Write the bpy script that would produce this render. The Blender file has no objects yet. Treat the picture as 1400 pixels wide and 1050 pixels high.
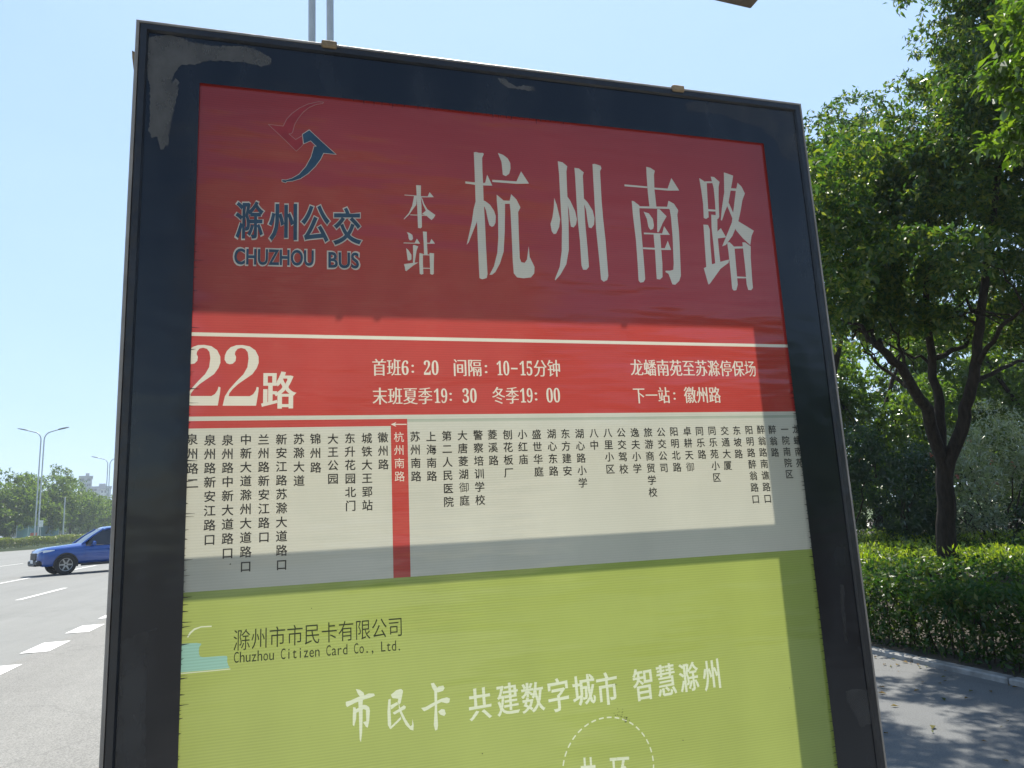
import bpy, math, random
import numpy as np
from mathutils import Vector, Matrix
from mathutils.geometry import delaunay_2d_cdt

R = math.radians
rnd = random.Random(7)
sc = bpy.context.scene
col = sc.collection

# ------------------------------------------------------------------ camera
FOC, PITCH, ROLL = 992.7, 0.17985, 0.04857      # focal length in pixels of the 1400 px wide photo
CAM_H = 1.55
cam_d = bpy.data.cameras.new('camera')
cam_d.sensor_fit = 'HORIZONTAL'
cam_d.sensor_width = 36.0
cam_d.lens = 36.0 * FOC / 1400.0
cam_d.clip_start = 0.05
cam_d.clip_end = 6000
cam = bpy.data.objects.new('camera', cam_d)
col.objects.link(cam)
_F = Vector((0, math.cos(PITCH), math.sin(PITCH)))
_R0 = Vector((1, 0, 0))
_U0 = _R0.cross(_F)
_R = math.cos(ROLL) * _R0 - math.sin(ROLL) * _U0
_U = math.sin(ROLL) * _R0 + math.cos(ROLL) * _U0
M = Matrix((_R, _U, -_F)).transposed().to_4x4()
M.translation = Vector((0, 0, CAM_H))
cam.matrix_world = M
sc.camera = cam

# ------------------------------------------------------------------ sky, sun, exposure
SUN_EL, SUN_AZ = R(59), R(2)                     # azimuth clockwise from +Y
world = bpy.data.worlds.new('World')
sc.world = world
world.use_nodes = True
wn = world.node_tree
wn.nodes.clear()
sky = wn.nodes.new('ShaderNodeTexSky')
sky.sky_type = 'NISHITA'
sky.sun_disc = False
sky.sun_elevation = SUN_EL
sky.sun_rotation = SUN_AZ
sky.altitude = 30
sky.air_density = 1.0
sky.dust_density = 0.3
sky.ozone_density = 1.4
bg = wn.nodes.new('ShaderNodeBackground')
bg.inputs['Strength'].default_value = 0.096
wo = wn.nodes.new('ShaderNodeOutputWorld')
# thin summer haze evens the sky out, most towards the sun
tcw = wn.nodes.new('ShaderNodeTexCoord'); sxw = wn.nodes.new('ShaderNodeSeparateXYZ')
wn.links.new(tcw.outputs['Generated'], sxw.inputs[0])
mrw = wn.nodes.new('ShaderNodeMapRange')
mrw.inputs['From Min'].default_value = -0.6; mrw.inputs['From Max'].default_value = 0.7
mrw.inputs['To Min'].default_value = 0.0; mrw.inputs['To Max'].default_value = 0.72
wn.links.new(sxw.outputs['Y'], mrw.inputs['Value'])
nzw = wn.nodes.new('ShaderNodeTexNoise'); nzw.inputs['Scale'].default_value = 1.6; nzw.inputs['Detail'].default_value = 5
mpw = wn.nodes.new('ShaderNodeMapping'); mpw.inputs['Scale'].default_value = (1, 1, 3.5)
wn.links.new(tcw.outputs['Generated'], mpw.inputs['Vector']); wn.links.new(mpw.outputs[0], nzw.inputs['Vector'])
hzw = wn.nodes.new('ShaderNodeValToRGB')
hzw.color_ramp.elements[0].position = 0.3; hzw.color_ramp.elements[0].color = (3.25, 4.80, 7.1, 1)
hzw.color_ramp.elements[1].position = 0.7; hzw.color_ramp.elements[1].color = (3.6, 5.15, 7.35, 1)
wn.links.new(nzw.outputs['Fac'], hzw.inputs['Fac'])
mxw = wn.nodes.new('ShaderNodeMix'); mxw.data_type = 'RGBA'
wn.links.new(mrw.outputs[0], mxw.inputs[0]); wn.links.new(sky.outputs[0], mxw.inputs[6]); wn.links.new(hzw.outputs[0], mxw.inputs[7])
wn.links.new(mxw.outputs[2], bg.inputs['Color'])
wn.links.new(bg.outputs[0], wo.inputs['Surface'])

sun_d = bpy.data.lights.new('sun', 'SUN')
sun_d.energy = 5.0
sun_d.angle = R(0.7)
sun_d.color = (1.0, 0.94, 0.84)
sun = bpy.data.objects.new('sun', sun_d)
col.objects.link(sun)
sdir = Vector((math.sin(SUN_AZ) * math.cos(SUN_EL), math.cos(SUN_AZ) * math.cos(SUN_EL), math.sin(SUN_EL)))
sun.rotation_euler = sdir.to_track_quat('Z', 'Y').to_euler()
sun.location = (0, 0, 30)

sc.view_settings.view_transform = 'Standard'
sc.view_settings.look = 'None'
sc.view_settings.exposure = 0.86
sc.view_settings.gamma = 1.0
sc.view_settings.use_curve_mapping = False
sc.render.engine = 'CYCLES'
sc.cycles.max_bounces = 8
sc.cycles.transparent_max_bounces = 12

# ------------------------------------------------------------------ helpers
def pix(px, py, depth):
    """world point on the ray through photo pixel (px, py) at a depth along the view axis"""
    return Vector((0, 0, CAM_H)) + depth * (_F + _R * ((px - 700) / FOC) + _U * ((525 - py) / FOC))

def gnd(px, py, z=0.0):
    d = _F + _R * ((px - 700) / FOC) + _U * ((525 - py) / FOC)
    k = (z - CAM_H) / d.z
    return Vector((0, 0, CAM_H)) + k * d

ROAD = 0.281
CD = Vector((math.cos(ROAD), math.sin(ROAD), 0))     # across the road, to the right
SD = Vector((-math.sin(ROAD), math.cos(ROAD), 0))    # along the road, away from the camera
def rt(t, s, z=0.0):
    return CD * t + SD * s + Vector((0, 0, z))

def tag(o, label=None, cat=None, group=None, kind=None):
    if label: o['label'] = label
    if cat: o['category'] = cat
    if group: o['group'] = group
    if kind: o['kind'] = kind
    return o

def empty(name, loc=(0, 0, 0), rz=0.0):
    o = bpy.data.objects.new(name, None)
    o.empty_display_size = 0.2
    o.location = loc
    o.rotation_euler = (0, 0, rz)
    col.objects.link(o)
    return o

def copy_tree(o, parent=None):
    c = o.copy()
    col.objects.link(c)
    if parent: c.parent = parent
    for ch in list(o.children):
        copy_tree(ch, c)
    return c

class MB:
    def __init__(self):
        self.v, self.f, self.sm = [], [], []
    def face(self, pts, smooth=False):
        b = len(self.v)
        self.v += [tuple(p) for p in pts]
        self.f.append(tuple(range(b, b + len(pts))))
        self.sm.append(smooth)
    def grid(self, rows, close_u=False, smooth=True):
        """rows: list of equally long rings of points"""
        b = len(self.v); n = len(rows[0])
        for r in rows: self.v += [tuple(p) for p in r]
        for i in range(len(rows) - 1):
            for j in range(n if close_u else n - 1):
                k = (j + 1) % n
                self.f.append((b + i * n + j, b + i * n + k, b + (i + 1) * n + k, b + (i + 1) * n + j))
                self.sm.append(smooth)
    def box(self, c, s, rz=0.0, bev=0.0):
        cx, cy, cz = c; hx, hy, hz = s[0] / 2, s[1] / 2, s[2] / 2
        ca, sa = math.cos(rz), math.sin(rz)
        def P(x, y, z): return (cx + ca * x - sa * y, cy + sa * x + ca * y, cz + z)
        if bev <= 0:
            V = [P(x, y, z) for z in (-hz, hz) for (x, y) in ((-hx, -hy), (hx, -hy), (hx, hy), (-hx, hy))]
            b = len(self.v); self.v += V
            for q in ((0, 3, 2, 1), (4, 5, 6, 7), (0, 1, 5, 4), (1, 2, 6, 5), (2, 3, 7, 6), (3, 0, 4, 7)):
                self.f.append(tuple(b + i for i in q)); self.sm.append(False)
            return
        rows = []
        for (z, ins) in ((-hz, bev), (-hz + bev, 0), (hz - bev, 0), (hz, bev)):
            X, Y = hx - ins, hy - ins; k = bev if ins == 0 else bev * 0.6
            rows.append([P(x, y, z) for (x, y) in ((-X + k, -Y), (X - k, -Y), (X, -Y + k), (X, Y - k), (X - k, Y), (-X + k, Y), (-X, Y - k), (-X, -Y + k))])
        self.grid(rows, True, False)
        self.face(rows[0][::-1]); self.face(rows[-1])
    def tube(self, pts, radii, n=8, cap=True):
        pts = [Vector(p) for p in pts]
        if not hasattr(radii, '__len__'): radii = [radii] * len(pts)
        rows = []; ref = None
        for i, p in enumerate(pts):
            d = (pts[min(i + 1, len(pts) - 1)] - pts[max(i - 1, 0)]).normalized()
            if ref is None:
                ref = d.cross(Vector((0.3, 0.95, 0.1)))
                if ref.length < 0.1: ref = d.cross(Vector((1, 0, 0)))
            ref = (ref - d * ref.dot(d)).normalized()
            w = d.cross(ref)
            rows.append([p + radii[i] * (math.cos(a) * ref + math.sin(a) * w) for a in [2 * math.pi * k / n for k in range(n)]])
        self.grid(rows, True, True)
        if cap:
            self.face(rows[0][::-1]); self.face(rows[-1])
    def prism(self, poly, y0, y1):
        """poly of (x, z) swept along y"""
        a = [(x, y0, z) for x, z in poly]; b = [(x, y1, z) for x, z in poly]
        self.face(a); self.face(b[::-1])
        for i in range(len(poly)):
            j = (i + 1) % len(poly)
            self.face([a[i], b[i], b[j], a[j]])
    def build(self, name, mat, parent=None, recalc=True):
        me = bpy.data.meshes.new(name)
        me.from_pydata([tuple(p) for p in self.v], [], self.f)
        me.polygons.foreach_set('use_smooth', self.sm)
        if recalc:
            import bmesh
            bm = bmesh.new(); bm.from_mesh(me)
            bmesh.ops.recalc_face_normals(bm, faces=bm.faces)
            bm.to_mesh(me); bm.free()
        if mat: me.materials.append(mat)
        o = bpy.data.objects.new(name, me)
        col.objects.link(o)
        if parent: o.parent = parent
        return o

# ------------------------------------------------------------------ materials
class NT:
    def __init__(self, name):
        self.m = bpy.data.materials.new(name)
        self.m.use_nodes = True
        self.t = self.m.node_tree
        self.t.nodes.clear()
        self.out = self.t.nodes.new('ShaderNodeOutputMaterial')
    def n(self, kind, **kw):
        nd = self.t.nodes.new(kind)
        for k, v in kw.items():
            if k.startswith('i_'):
                nd.inputs[k[2:].replace('_', ' ')].default_value = v
            else:
                setattr(nd, k, v)
        return nd
    def l(self, a, b): self.t.links.new(a, b)
    def coord(self, scale=(1, 1, 1)):
        tc = self.n('ShaderNodeTexCoord'); mp = self.n('ShaderNodeMapping')
        mp.inputs['Scale'].default_value = scale
        self.l(tc.outputs['Object'], mp.inputs['Vector'])
        return mp.outputs['Vector']
    def noise(self, vec, scale, detail=4, rough=0.55):
        nd = self.n('ShaderNodeTexNoise')
        nd.inputs['Scale'].default_value = scale
        nd.inputs['Detail'].default_value = detail
        nd.inputs['Roughness'].default_value = rough
        if vec is not None: self.l(vec, nd.inputs['Vector'])
        return nd.outputs['Fac']
    def ramp(self, fac, stops):
        nd = self.n('ShaderNodeValToRGB')
        el = nd.color_ramp.elements
        while len(el) < len(stops): el.new(0.5)
        for e, (p, c) in zip(el, stops):
            e.position = p; e.color = (*c, 1) if len(c) == 3 else c
        self.l(fac, nd.inputs['Fac'])
        return nd.outputs['Color']
    def mixc(self, fac, a, b, blend='MIX'):
        nd = self.n('ShaderNodeMix', data_type='RGBA', blend_type=blend)
        for s, x in ((nd.inputs[6], a), (nd.inputs[7], b)):
            if hasattr(x, 'node'): self.l(x, s)
            else: s.default_value = (*x, 1)
        if hasattr(fac, 'node'): self.l(fac, nd.inputs[0])
        else: nd.inputs[0].default_value = fac
        return nd.outputs[2]
    def math(self, op, a, b=None, c=None):
        nd = self.n('ShaderNodeMath', operation=op)
        for s, x in zip(nd.inputs, (a, b, c)):
            if x is None: continue
            if hasattr(x, 'node'): self.l(x, s)
            else: s.default_value = x
        return nd.outputs[0]
    def bump(self, h, strength, dist):
        nd = self.n('ShaderNodeBump')
        nd.inputs['Strength'].default_value = strength
        nd.inputs['Distance'].default_value = dist
        self.l(h, nd.inputs['Height'])
        return nd.outputs['Normal']

def pmat(name, colr, rough=0.6, metal=0.0, var=0.15, scale=4.0, bump=0.0, bscale=40.0, spec=0.5, coat=0.0):
    k = NT(name); v = k.coord()
    b = k.n('ShaderNodeBsdfPrincipled')
    f = k.noise(v, scale, 6)
    lo = tuple(c * (1 - var) for c in colr); hi = tuple(min(1, c * (1 + var)) for c in colr)
    k.l(k.ramp(f, [(0.3, lo), (0.7, hi)]), b.inputs['Base Color'])
    b.inputs['Roughness'].default_value = rough
    b.inputs['Metallic'].default_value = metal
    b.inputs['Specular IOR Level'].default_value = spec
    b.inputs['Coat Weight'].default_value = coat
    b.inputs['Coat Roughness'].default_value = 0.05
    if bump > 0:
        k.l(k.bump(k.noise(v, bscale, 4), bump, 0.02), b.inputs['Normal'])
    k.l(b.outputs[0], k.out.inputs['Surface'])
    return k.m

def leaf_mat(name, stops, trans=0.45, gloss=0.08):
    """stops: colours picked at random leaf by leaf"""
    k = NT(name)
    g = k.n('ShaderNodeNewGeometry')
    n = len(stops)
    c = k.ramp(g.outputs['Random Per Island'], [(i / max(1, n - 1), s) for i, s in enumerate(stops)])
    d = k.n('ShaderNodeBsdfDiffuse'); t = k.n('ShaderNodeBsdfTranslucent')
    k.l(c, d.inputs['Color'])
    tc = k.mixc(1.0, c, (1.7, 1.75, 0.55), 'MULTIPLY')
    k.l(tc, t.inputs['Color'])
    mx = k.n('ShaderNodeMixShader'); mx.inputs[0].default_value = trans
    k.l(d.outputs[0], mx.inputs[1]); k.l(t.outputs[0], mx.inputs[2])
    gl = k.n('ShaderNodeBsdfGlossy'); gl.inputs['Roughness'].default_value = 0.35
    m2 = k.n('ShaderNodeMixShader'); m2.inputs[0].default_value = gloss
    k.l(mx.outputs[0], m2.inputs[1]); k.l(gl.outputs[0], m2.inputs[2])
    k.l(m2.outputs[0], k.out.inputs['Surface'])
    return k.m

def bark_mat(name, a, b):
    k = NT(name); v = k.coord((1, 1, 0.22))
    n1 = k.noise(v, 26, 6, 0.65)
    p = k.n('ShaderNodeBsdfPrincipled'); p.inputs['Roughness'].default_value = 0.9
    p.inputs['Specular IOR Level'].default_value = 0.2
    k.l(k.ramp(n1, [(0.3, a), (0.7, b)]), p.inputs['Base Color'])
    k.l(k.bump(n1, 0.9, 0.03), p.inputs['Normal'])
    k.l(p.outputs[0], k.out.inputs['Surface'])
    return k.m

def film_mat(name, colr, trans=0.5, tcol=None, lines=0.10, rough=0.10, wear=0.12, clear=0.0):
    """printed translucent film on a ribbed board behind clear acrylic"""
    k = NT(name); v = k.coord()
    sx = k.n('ShaderNodeSeparateXYZ'); k.l(v, sx.inputs[0])
    nz = k.noise(k.coord((2.5, 1, 14)), 1.0, 5, 0.6)
    ph = k.math('MULTIPLY_ADD', sx.outputs['Z'], 2 * math.pi / 0.0042, k.math('MULTIPLY', nz, 5.0))
    wv = k.math('MULTIPLY_ADD', k.math('SINE', ph), 0.5, 0.5)
    amp = k.math('MULTIPLY', k.noise(k.coord((3, 1, 9)), 1.0, 3), 2.0 * lines)
    dark = k.math('SUBTRACT', 1.0, k.math('MULTIPLY', wv, amp))
    st = k.math('MULTIPLY_ADD', k.noise(k.coord((6, 1, 3)), 1.3, 6, 0.6), wear * 2, 1.0 - wear)
    fac = k.math('MULTIPLY', dark, st)
    gv = k.n('ShaderNodeCombineColor')
    for i in range(3): k.l(fac, gv.inputs[i])
    cd = k.mixc(1.0, colr, gv.outputs[0], 'MULTIPLY')
    ct = k.mixc(1.0, tcol or colr, gv.outputs[0], 'MULTIPLY')
    d = k.n('ShaderNodeBsdfDiffuse'); t = k.n('ShaderNodeBsdfTranslucent')
    k.l(cd, d.inputs['Color']); k.l(ct, t.inputs['Color'])
    mx = k.n('ShaderNodeMixShader'); mx.inputs[0].default_value = trans
    k.l(d.outputs[0], mx.inputs[1]); k.l(t.outputs[0], mx.inputs[2])
    gl = k.n('ShaderNodeBsdfGlossy'); gl.inputs['Roughness'].default_value = rough
    bn = k.bump(k.noise(k.coord((1.2, 1, 7)), 1.6, 3, 0.5), 0.35, 0.02)
    k.l(bn, gl.inputs['Normal'])
    fr = k.n('ShaderNodeFresnel'); fr.inputs['IOR'].default_value = 1.5
    m2 = k.n('ShaderNodeMixShader')
    k.l(k.math('MULTIPLY', fr.outputs[0], 1.55), m2.inputs[0])
    k.l(mx.outputs[0], m2.inputs[1]); k.l(gl.outputs[0], m2.inputs[2])
    k.l(m2.outputs[0], k.out.inputs['Surface'])
    return k.m

def asphalt_mat(name, a, b, grain=130.0, stain=0.12, gstr=0.3, tracks=True, crack=0.12):
    k = NT(name); v = k.coord()
    r_ = k.n('ShaderNodeMapping'); r_.inputs['Rotation'].default_value = (0, 0, -ROAD); k.l(v, r_.inputs['Vector'])
    s_ = k.n('ShaderNodeMapping'); s_.inputs['Scale'].default_value = (1.0, 0.035, 1); k.l(r_.outputs[0], s_.inputs['Vector'])
    g = k.noise(v, grain, 5, 0.7); big = k.noise(v, 0.35, 6, 0.6); mid = k.noise(s_.outputs[0], 1.1, 6, 0.65); patch = k.noise(v, 2.5, 6, 0.7)
    c = k.ramp(g, [(0.34, a), (0.66, b)])
    f = k.math('MULTIPLY_ADD', big, stain * 2, 1 - stain)
    f = k.math('MULTIPLY', f, k.math('MULTIPLY_ADD', mid, stain * 3.2, 1 - stain * 1.6))
    f = k.math('MULTIPLY', f, k.math('MULTIPLY_ADD', patch, stain * 1.6, 1 - stain * 0.8))
    vo = k.n('ShaderNodeTexVoronoi', feature='DISTANCE_TO_EDGE'); vo.inputs['Scale'].default_value = 0.22
    w_ = k.n('ShaderNodeVectorMath', operation='ADD'); nz = k.n('ShaderNodeTexNoise'); nz.inputs['Scale'].default_value = 1.5; nz.inputs['Detail'].default_value = 5
    k.l(v, nz.inputs['Vector']); k.l(v, w_.inputs[0]); k.l(nz.outputs['Color'], w_.inputs[1]); k.l(w_.outputs[0], vo.inputs['Vector'])
    cr = k.ramp(vo.outputs['Distance'], [(0.0, (1 - crack,) * 3), (0.006, (1, 1, 1))])
    gv = k.n('ShaderNodeCombineColor')
    for i in range(3): k.l(f, gv.inputs[i])
    p = k.n('ShaderNodeBsdfPrincipled'); p.inputs['Roughness'].default_value = 0.85
    p.inputs['Specular IOR Level'].default_value = 0.3
    c2 = k.mixc(1.0, c, gv.outputs[0], 'MULTIPLY')
    if crack: c2 = k.mixc(1.0, c2, cr, 'MULTIPLY')
    k.l(c2, p.inputs['Base Color'])
    k.l(k.bump(g, gstr, 0.01), p.inputs['Normal'])
    k.l(p.outputs[0], k.out.inputs['Surface'])
    return k.m

m_asphalt = asphalt_mat('worn_asphalt', (0.155, 0.158, 0.15), (0.24, 0.242, 0.228))
m_bay = asphalt_mat('coarse_asphalt', (0.12, 0.12, 0.112), (0.285, 0.28, 0.258), 75.0, 0.14, 0.5)
m_lane = asphalt_mat('cycle_lane_asphalt', (0.095, 0.10, 0.102), (0.165, 0.17, 0.168), 90.0, 0.12)
m_paint = asphalt_mat('road_paint', (0.62, 0.62, 0.60), (0.8, 0.8, 0.77), 40.0, 0.12, 0.1)
m_ypaint = asphalt_mat('yellow_road_paint', (0.55, 0.5, 0.3), (0.66, 0.6, 0.36), 40.0, 0.12, 0.1)
m_kerb = pmat('kerb_stone', (0.25, 0.25, 0.24), 0.85, var=0.35, scale=7, bump=0.3)
m_paver = pmat('concrete_pavers', (0.3, 0.29, 0.27), 0.9, var=0.25, scale=6, bump=0.3)
m_soil = pmat('soil', (0.05, 0.042, 0.03), 0.95, var=0.4, scale=12, bump=0.6)
m_grassland = pmat('grassland', (0.075, 0.11, 0.035), 0.95, var=0.35, scale=0.05)

# ------------------------------------------------------------------ ground, roads
def sheet(name, t0, t1, s0, s1, z, mat, kind='structure', n=1):
    b = MB()
    for i in range(n):
        a0 = s0 + (s1 - s0) * i / n; a1 = s0 + (s1 - s0) * (i + 1) / n
        b.face([rt(t0, a0, z), rt(t1, a0, z), rt(t1, a1, z), rt(t0, a1, z)])
    return tag(b.build(name, mat), kind=kind)

g = MB(); g.face([(-3000, -3000, -0.03), (3000, -3000, -0.03), (3000, 3000, -0.03), (-3000, 3000, -0.03)])
tag(g.build('ground', m_grassland), kind='structure')
sheet('road', -75, -0.9, -120, 900, 0.0, m_asphalt)
sheet('bus_bay', -3.62, -0.9, -60, 200, 0.004, m_bay)
sheet('cycle_lane', 1.9, 5.55, -60, 300, 0.0, m_lane)

def strip_box(name, t0, t1, s0, s1, z0, z1, mat, bev=0.015):
    b = MB(); c = rt((t0 + t1) / 2, (s0 + s1) / 2)
    b.box((c.x, c.y, (z0 + z1) / 2), (t1 - t0, s1 - s0, z1 - z0), ROAD, bev)
    return tag(b.build(name, mat), kind='structure')
strip_box('pavement', -0.75, 1.75, -30, 60, -0.1, 0.13, m_paver)
def kerb_run(name, t0, t1, s0, s1, z1, step=0.8):
    b = MB(); s = s0
    while s < s1:
        c = rt((t0 + t1) / 2, s + step / 2)
        b.box((c.x, c.y, z1 / 2 - 0.05), (t1 - t0, step - 0.012, z1 + 0.1), ROAD, 0.012)
        s += step
    return tag(b.build(name, m_kerb), kind='structure')
kerb_run('kerb', -0.9, -0.75, -20, 40, 0.14)
kerb_run('kerb', 1.75, 1.9, -20, 40, 0.14)
kerb_run('kerb', 5.55, 5.66, -6, 60, 0.05, 1.0)
strip_box('soil_bed', 5.66, 40, -30, 140, -0.1, 0.05, m_soil)

def dashes(name, t, w, s0, s1, length, gap, mat, z=0.008):
    b = MB(); s = s0
    while s < s1:
        b.face([rt(t - w / 2, s, z), rt(t + w / 2, s, z), rt(t + w / 2, s + length, z), rt(t - w / 2, s + length, z)])
        s += length + gap
    return tag(b.build(name, mat), kind='structure')
dashes('bus_bay_marking', -3.62, 0.36, 6.0, 90, 1.0, 1.0, m_paint)
dashes('lane_marking', -7.25, 0.15, 2.5, 130, 4.0, 6.0, m_paint)
dashes('lane_marking', -10.9, 0.15, 1.0, 130, 4.0, 6.0, m_paint)
dashes('lane_marking', -14.5, 0.15, -4.0, 28, 40.0, 1.0, m_ypaint)
dashes('lane_marking', -18.2, 0.15, 3.0, 130, 4.0, 6.0, m_paint)

# ================================================================== the bus stop sign
SYAW = 0.28096
SO = Vector((-0.59777, 1.08129, 0.84516 + CAM_H))         # top left corner of its front
UX = Vector((math.cos(SYAW), math.sin(SYAW), 0)); UN = Vector((-math.sin(SYAW), math.cos(SYAW), 0))
SW, SH, SDEP = 1.30, 2.02, 0.235
O0, O1 = 0.1005, 1.1965                                    # clear opening, left and right
VT, VB = -0.102, -1.86
def S(px, py):
    """photo pixel to (across, up) on the face of the sign"""
    d = _F + _R * ((px - 700) / FOC) + _U * ((525 - py) / FOC)
    k = (SO - Vector((0, 0, CAM_H))).dot(UN) / d.dot(UN)
    P = Vector((0, 0, CAM_H)) + k * d - SO
    return (P.dot(UX), P.z)

m_black = NT('black_enamel'); _k = m_black
_v = _k.coord()
_d = _k.n('ShaderNodeBsdfPrincipled')
_n1 = _k.noise(_k.coord((4, 1, 1.2)), 2.2, 6, 0.6)
_k.l(_k.ramp(_n1, [(0.45, (0.005, 0.008, 0.013)), (0.75, (0.020, 0.025, 0.032))]), _d.inputs['Base Color'])
_k.l(_k.math('MULTIPLY_ADD', _n1, 0.28, 0.02), _d.inputs['Roughness'])
_d.inputs['Specular IOR Level'].default_value = 0.5
_k.l(_k.bump(_k.noise(_k.coord((1, 1, 2)), 3.0, 3), 0.2, 0.02), _d.inputs['Normal'])
_k.l(_d.outputs[0], _k.out.inputs['Surface'])
m_black = _k.m
m_frame = pmat('dark_frame_paint', (0.018, 0.020, 0.024), 0.3, var=0.35, scale=7, bump=0.15)
m_alu = pmat('weathered_aluminium', (0.26, 0.24, 0.215), 0.55, 0.2, 0.3, 9, 0.2)
m_inner = pmat('cabinet_inside', (0.5, 0.5, 0.48), 0.7)
m_clip = pmat('rusted_clip', (0.26, 0.19, 0.11), 0.7, var=0.35, scale=60, bump=0.4)
def veil(name, colr, lo, hi, scale):
    k = NT(name); p = k.n('ShaderNodeBsdfPrincipled'); p.inputs['Base Color'].default_value = (*colr, 1); p.inputs['Roughness'].default_value = 0.4
    p.inputs['Specular IOR Level'].default_value = 0.42
    tr = k.n('ShaderNodeBsdfTransparent'); mx = k.n('ShaderNodeMixShader')
    f = k.ramp(k.noise(k.coord((1, 1, .6)), scale, 6, .65), [(0.32, (lo,) * 3), (0.68, (hi,) * 3)])
    k.l(f, mx.inputs[0]); k.l(tr.outputs[0], mx.inputs[1]); k.l(p.outputs[0], mx.inputs[2]); k.l(mx.outputs[0], k.out.inputs['Surface'])
    return k.m
m_dust = veil('dust_film', (0.105, 0.102, 0.094), 0.55, 0.95, 22)
m_dust2 = veil('thin_dust_film', (0.085, 0.087, 0.088), 0.0, 0.6, 14)
def rough_edge(polys, amp, step):
    out = []
    for p, k in polys:
        q = []
        for i in range(len(p)):
            a, b_ = p[i], p[(i + 1) % len(p)]; n = max(1, int(math.hypot(b_[0] - a[0], b_[1] - a[1]) / step))
            for j in range(n): q.append((a[0] + (b_[0] - a[0]) * j / n + rnd.gauss(0, amp), a[1] + (b_[1] - a[1]) * j / n + rnd.gauss(0, amp)))
        out.append((q, k))
    return out
m_red = film_mat('red_film', (0.345, 0.036, 0.033), 0.5, (0.46, 0.058, 0.046))
m_cream = film_mat('cream_film', (0.47, 0.475, 0.40), 0.5, (0.53, 0.52, 0.41), 0.08)
m_letter = film_mat('cream_lettering', (0.72, 0.68, 0.56), 0.5, (0.61, 0.57, 0.44), 0.06)
m_green = film_mat('green_film', (0.215, 0.305, 0.075), 0.5, (0.355, 0.41, 0.095), 0.12)
m_glet = film_mat('pale_lettering', (0.62, 0.67, 0.50), 0.5, (0.60, 0.64, 0.42), 0.08)
m_teal = film_mat('teal_print', (0.24, 0.40, 0.32), 0.5, (0.26, 0.48, 0.38), 0.14)
m_stripe = film_mat('grey_stripe', (0.33, 0.37, 0.30), 0.5, (0.38, 0.41, 0.31), 0.08)
m_ink = pmat('dark_ink', (0.030, 0.030, 0.026), 0.3, var=0.2, scale=90)
m_inkg = pmat('green_black_ink', (0.035, 0.055, 0.010), 0.3, var=0.2, scale=90)
m_blue = pmat('blue_print', (0.020, 0.062, 0.105), 0.2, var=0.25, scale=30)
m_rim = pmat('pale_outline', (0.55, 0.50, 0.42), 0.25, var=0.15, scale=30)
m_rose = pmat('rose_outline', (0.42, 0.20, 0.17), 0.25, var=0.15, scale=30)
m_dirt = pmat('dirt', (0.05, 0.05, 0.025), 0.9, var=0.4, scale=80)

sign = tag(empty('bus_stop_sign', SO - Vector((0, 0, SO.z)), SYAW),
           'black framed light box bus stop sign with red, cream and green panel of Chinese lettering', 'bus stop sign')
SZ = SO.z
def L(u, v, y=0.0): return (u, y, SZ + v)

def area(p): return 0.5 * sum(p[i][0] * p[(i + 1) % len(p)][1] - p[(i + 1) % len(p)][0] * p[i][1] for i in range(len(p)))

_gc = {}
def glyphs(text):
    """outlines of a run of characters: list of (points, +1 solid / -1 counter)"""
    if text in _gc: return _gc[text]
    c = bpy.data.curves.new('t', 'FONT'); c.body = text; c.resolution_u = 4
    o = bpy.data.objects.new('t', c); col.objects.link(o)
    dg = bpy.context.evaluated_depsgraph_get()
    cv = o.evaluated_get(dg).to_curve(dg)
    out = []
    for s in cv.splines:
        bp = s.bezier_points; n = len(bp); pts = []
        for i in range(n):
            a, b = bp[i], bp[(i + 1) % n]
            p0, p1, p2, p3 = a.co, a.handle_right, b.handle_left, b.co
            ch = (p3 - p0)
            flat = ch.length < 1e-9 or (abs((p1 - p0).cross(ch).z) + abs((p2 - p0).cross(ch).z)) / max(ch.length, 1e-9) < 0.004
            k = 1 if flat else 4
            for j in range(k):
                t = j / k; u = 1 - t
                q = u**3 * p0 + 3 * u * u * t * p1 + 3 * u * t * t * p2 + t**3 * p3
                if not pts or abs(q.x - pts[-1][0]) + abs(q.y - pts[-1][1]) > 1e-4: pts.append((q.x, q.y))
        if len(pts) > 2 and abs(pts[0][0] - pts[-1][0]) + abs(pts[0][1] - pts[-1][1]) < 1e-4: pts.pop()
        if len(pts) > 2: out.append(pts)
    bpy.data.objects.remove(o); bpy.data.curves.remove(c)
    if out:
        sg = math.copysign(1, area(max(out, key=lambda p: abs(area(p)))))
        out = [(p if area(p) * sg > 0 else p, 1 if area(p) * sg > 0 else -1) for p in out]
        if sg < 0: out = [(p[::-1], k) for p, k in out]
    _gc[text] = out
    return out

def fatten(polys, ox, oy):
    """weight: move outlines outwards by ox sideways and oy up and down"""
    res = []
    for p, k in polys:
        n = len(p); q = []
        for i in range(n):
            ax, ay = p[i - 1]; bx, by = p[i]; cx, cy = p[(i + 1) % n]
            d1 = (bx - ax, by - ay); d2 = (cx - bx, cy - by)
            l1 = math.hypot(*d1) or 1; l2 = math.hypot(*d2) or 1
            n1 = (d1[1] / l1, -d1[0] / l1); n2 = (d2[1] / l2, -d2[0] / l2)
            mx, my = n1[0] + n2[0], n1[1] + n2[1]
            dn = max(0.5, (mx * mx + my * my) / 2)
            q.append((bx + ox * mx / dn, by + oy * my / dn))
        if area(q) * area(p) > 0: res.append((q, k))
    return res

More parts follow.
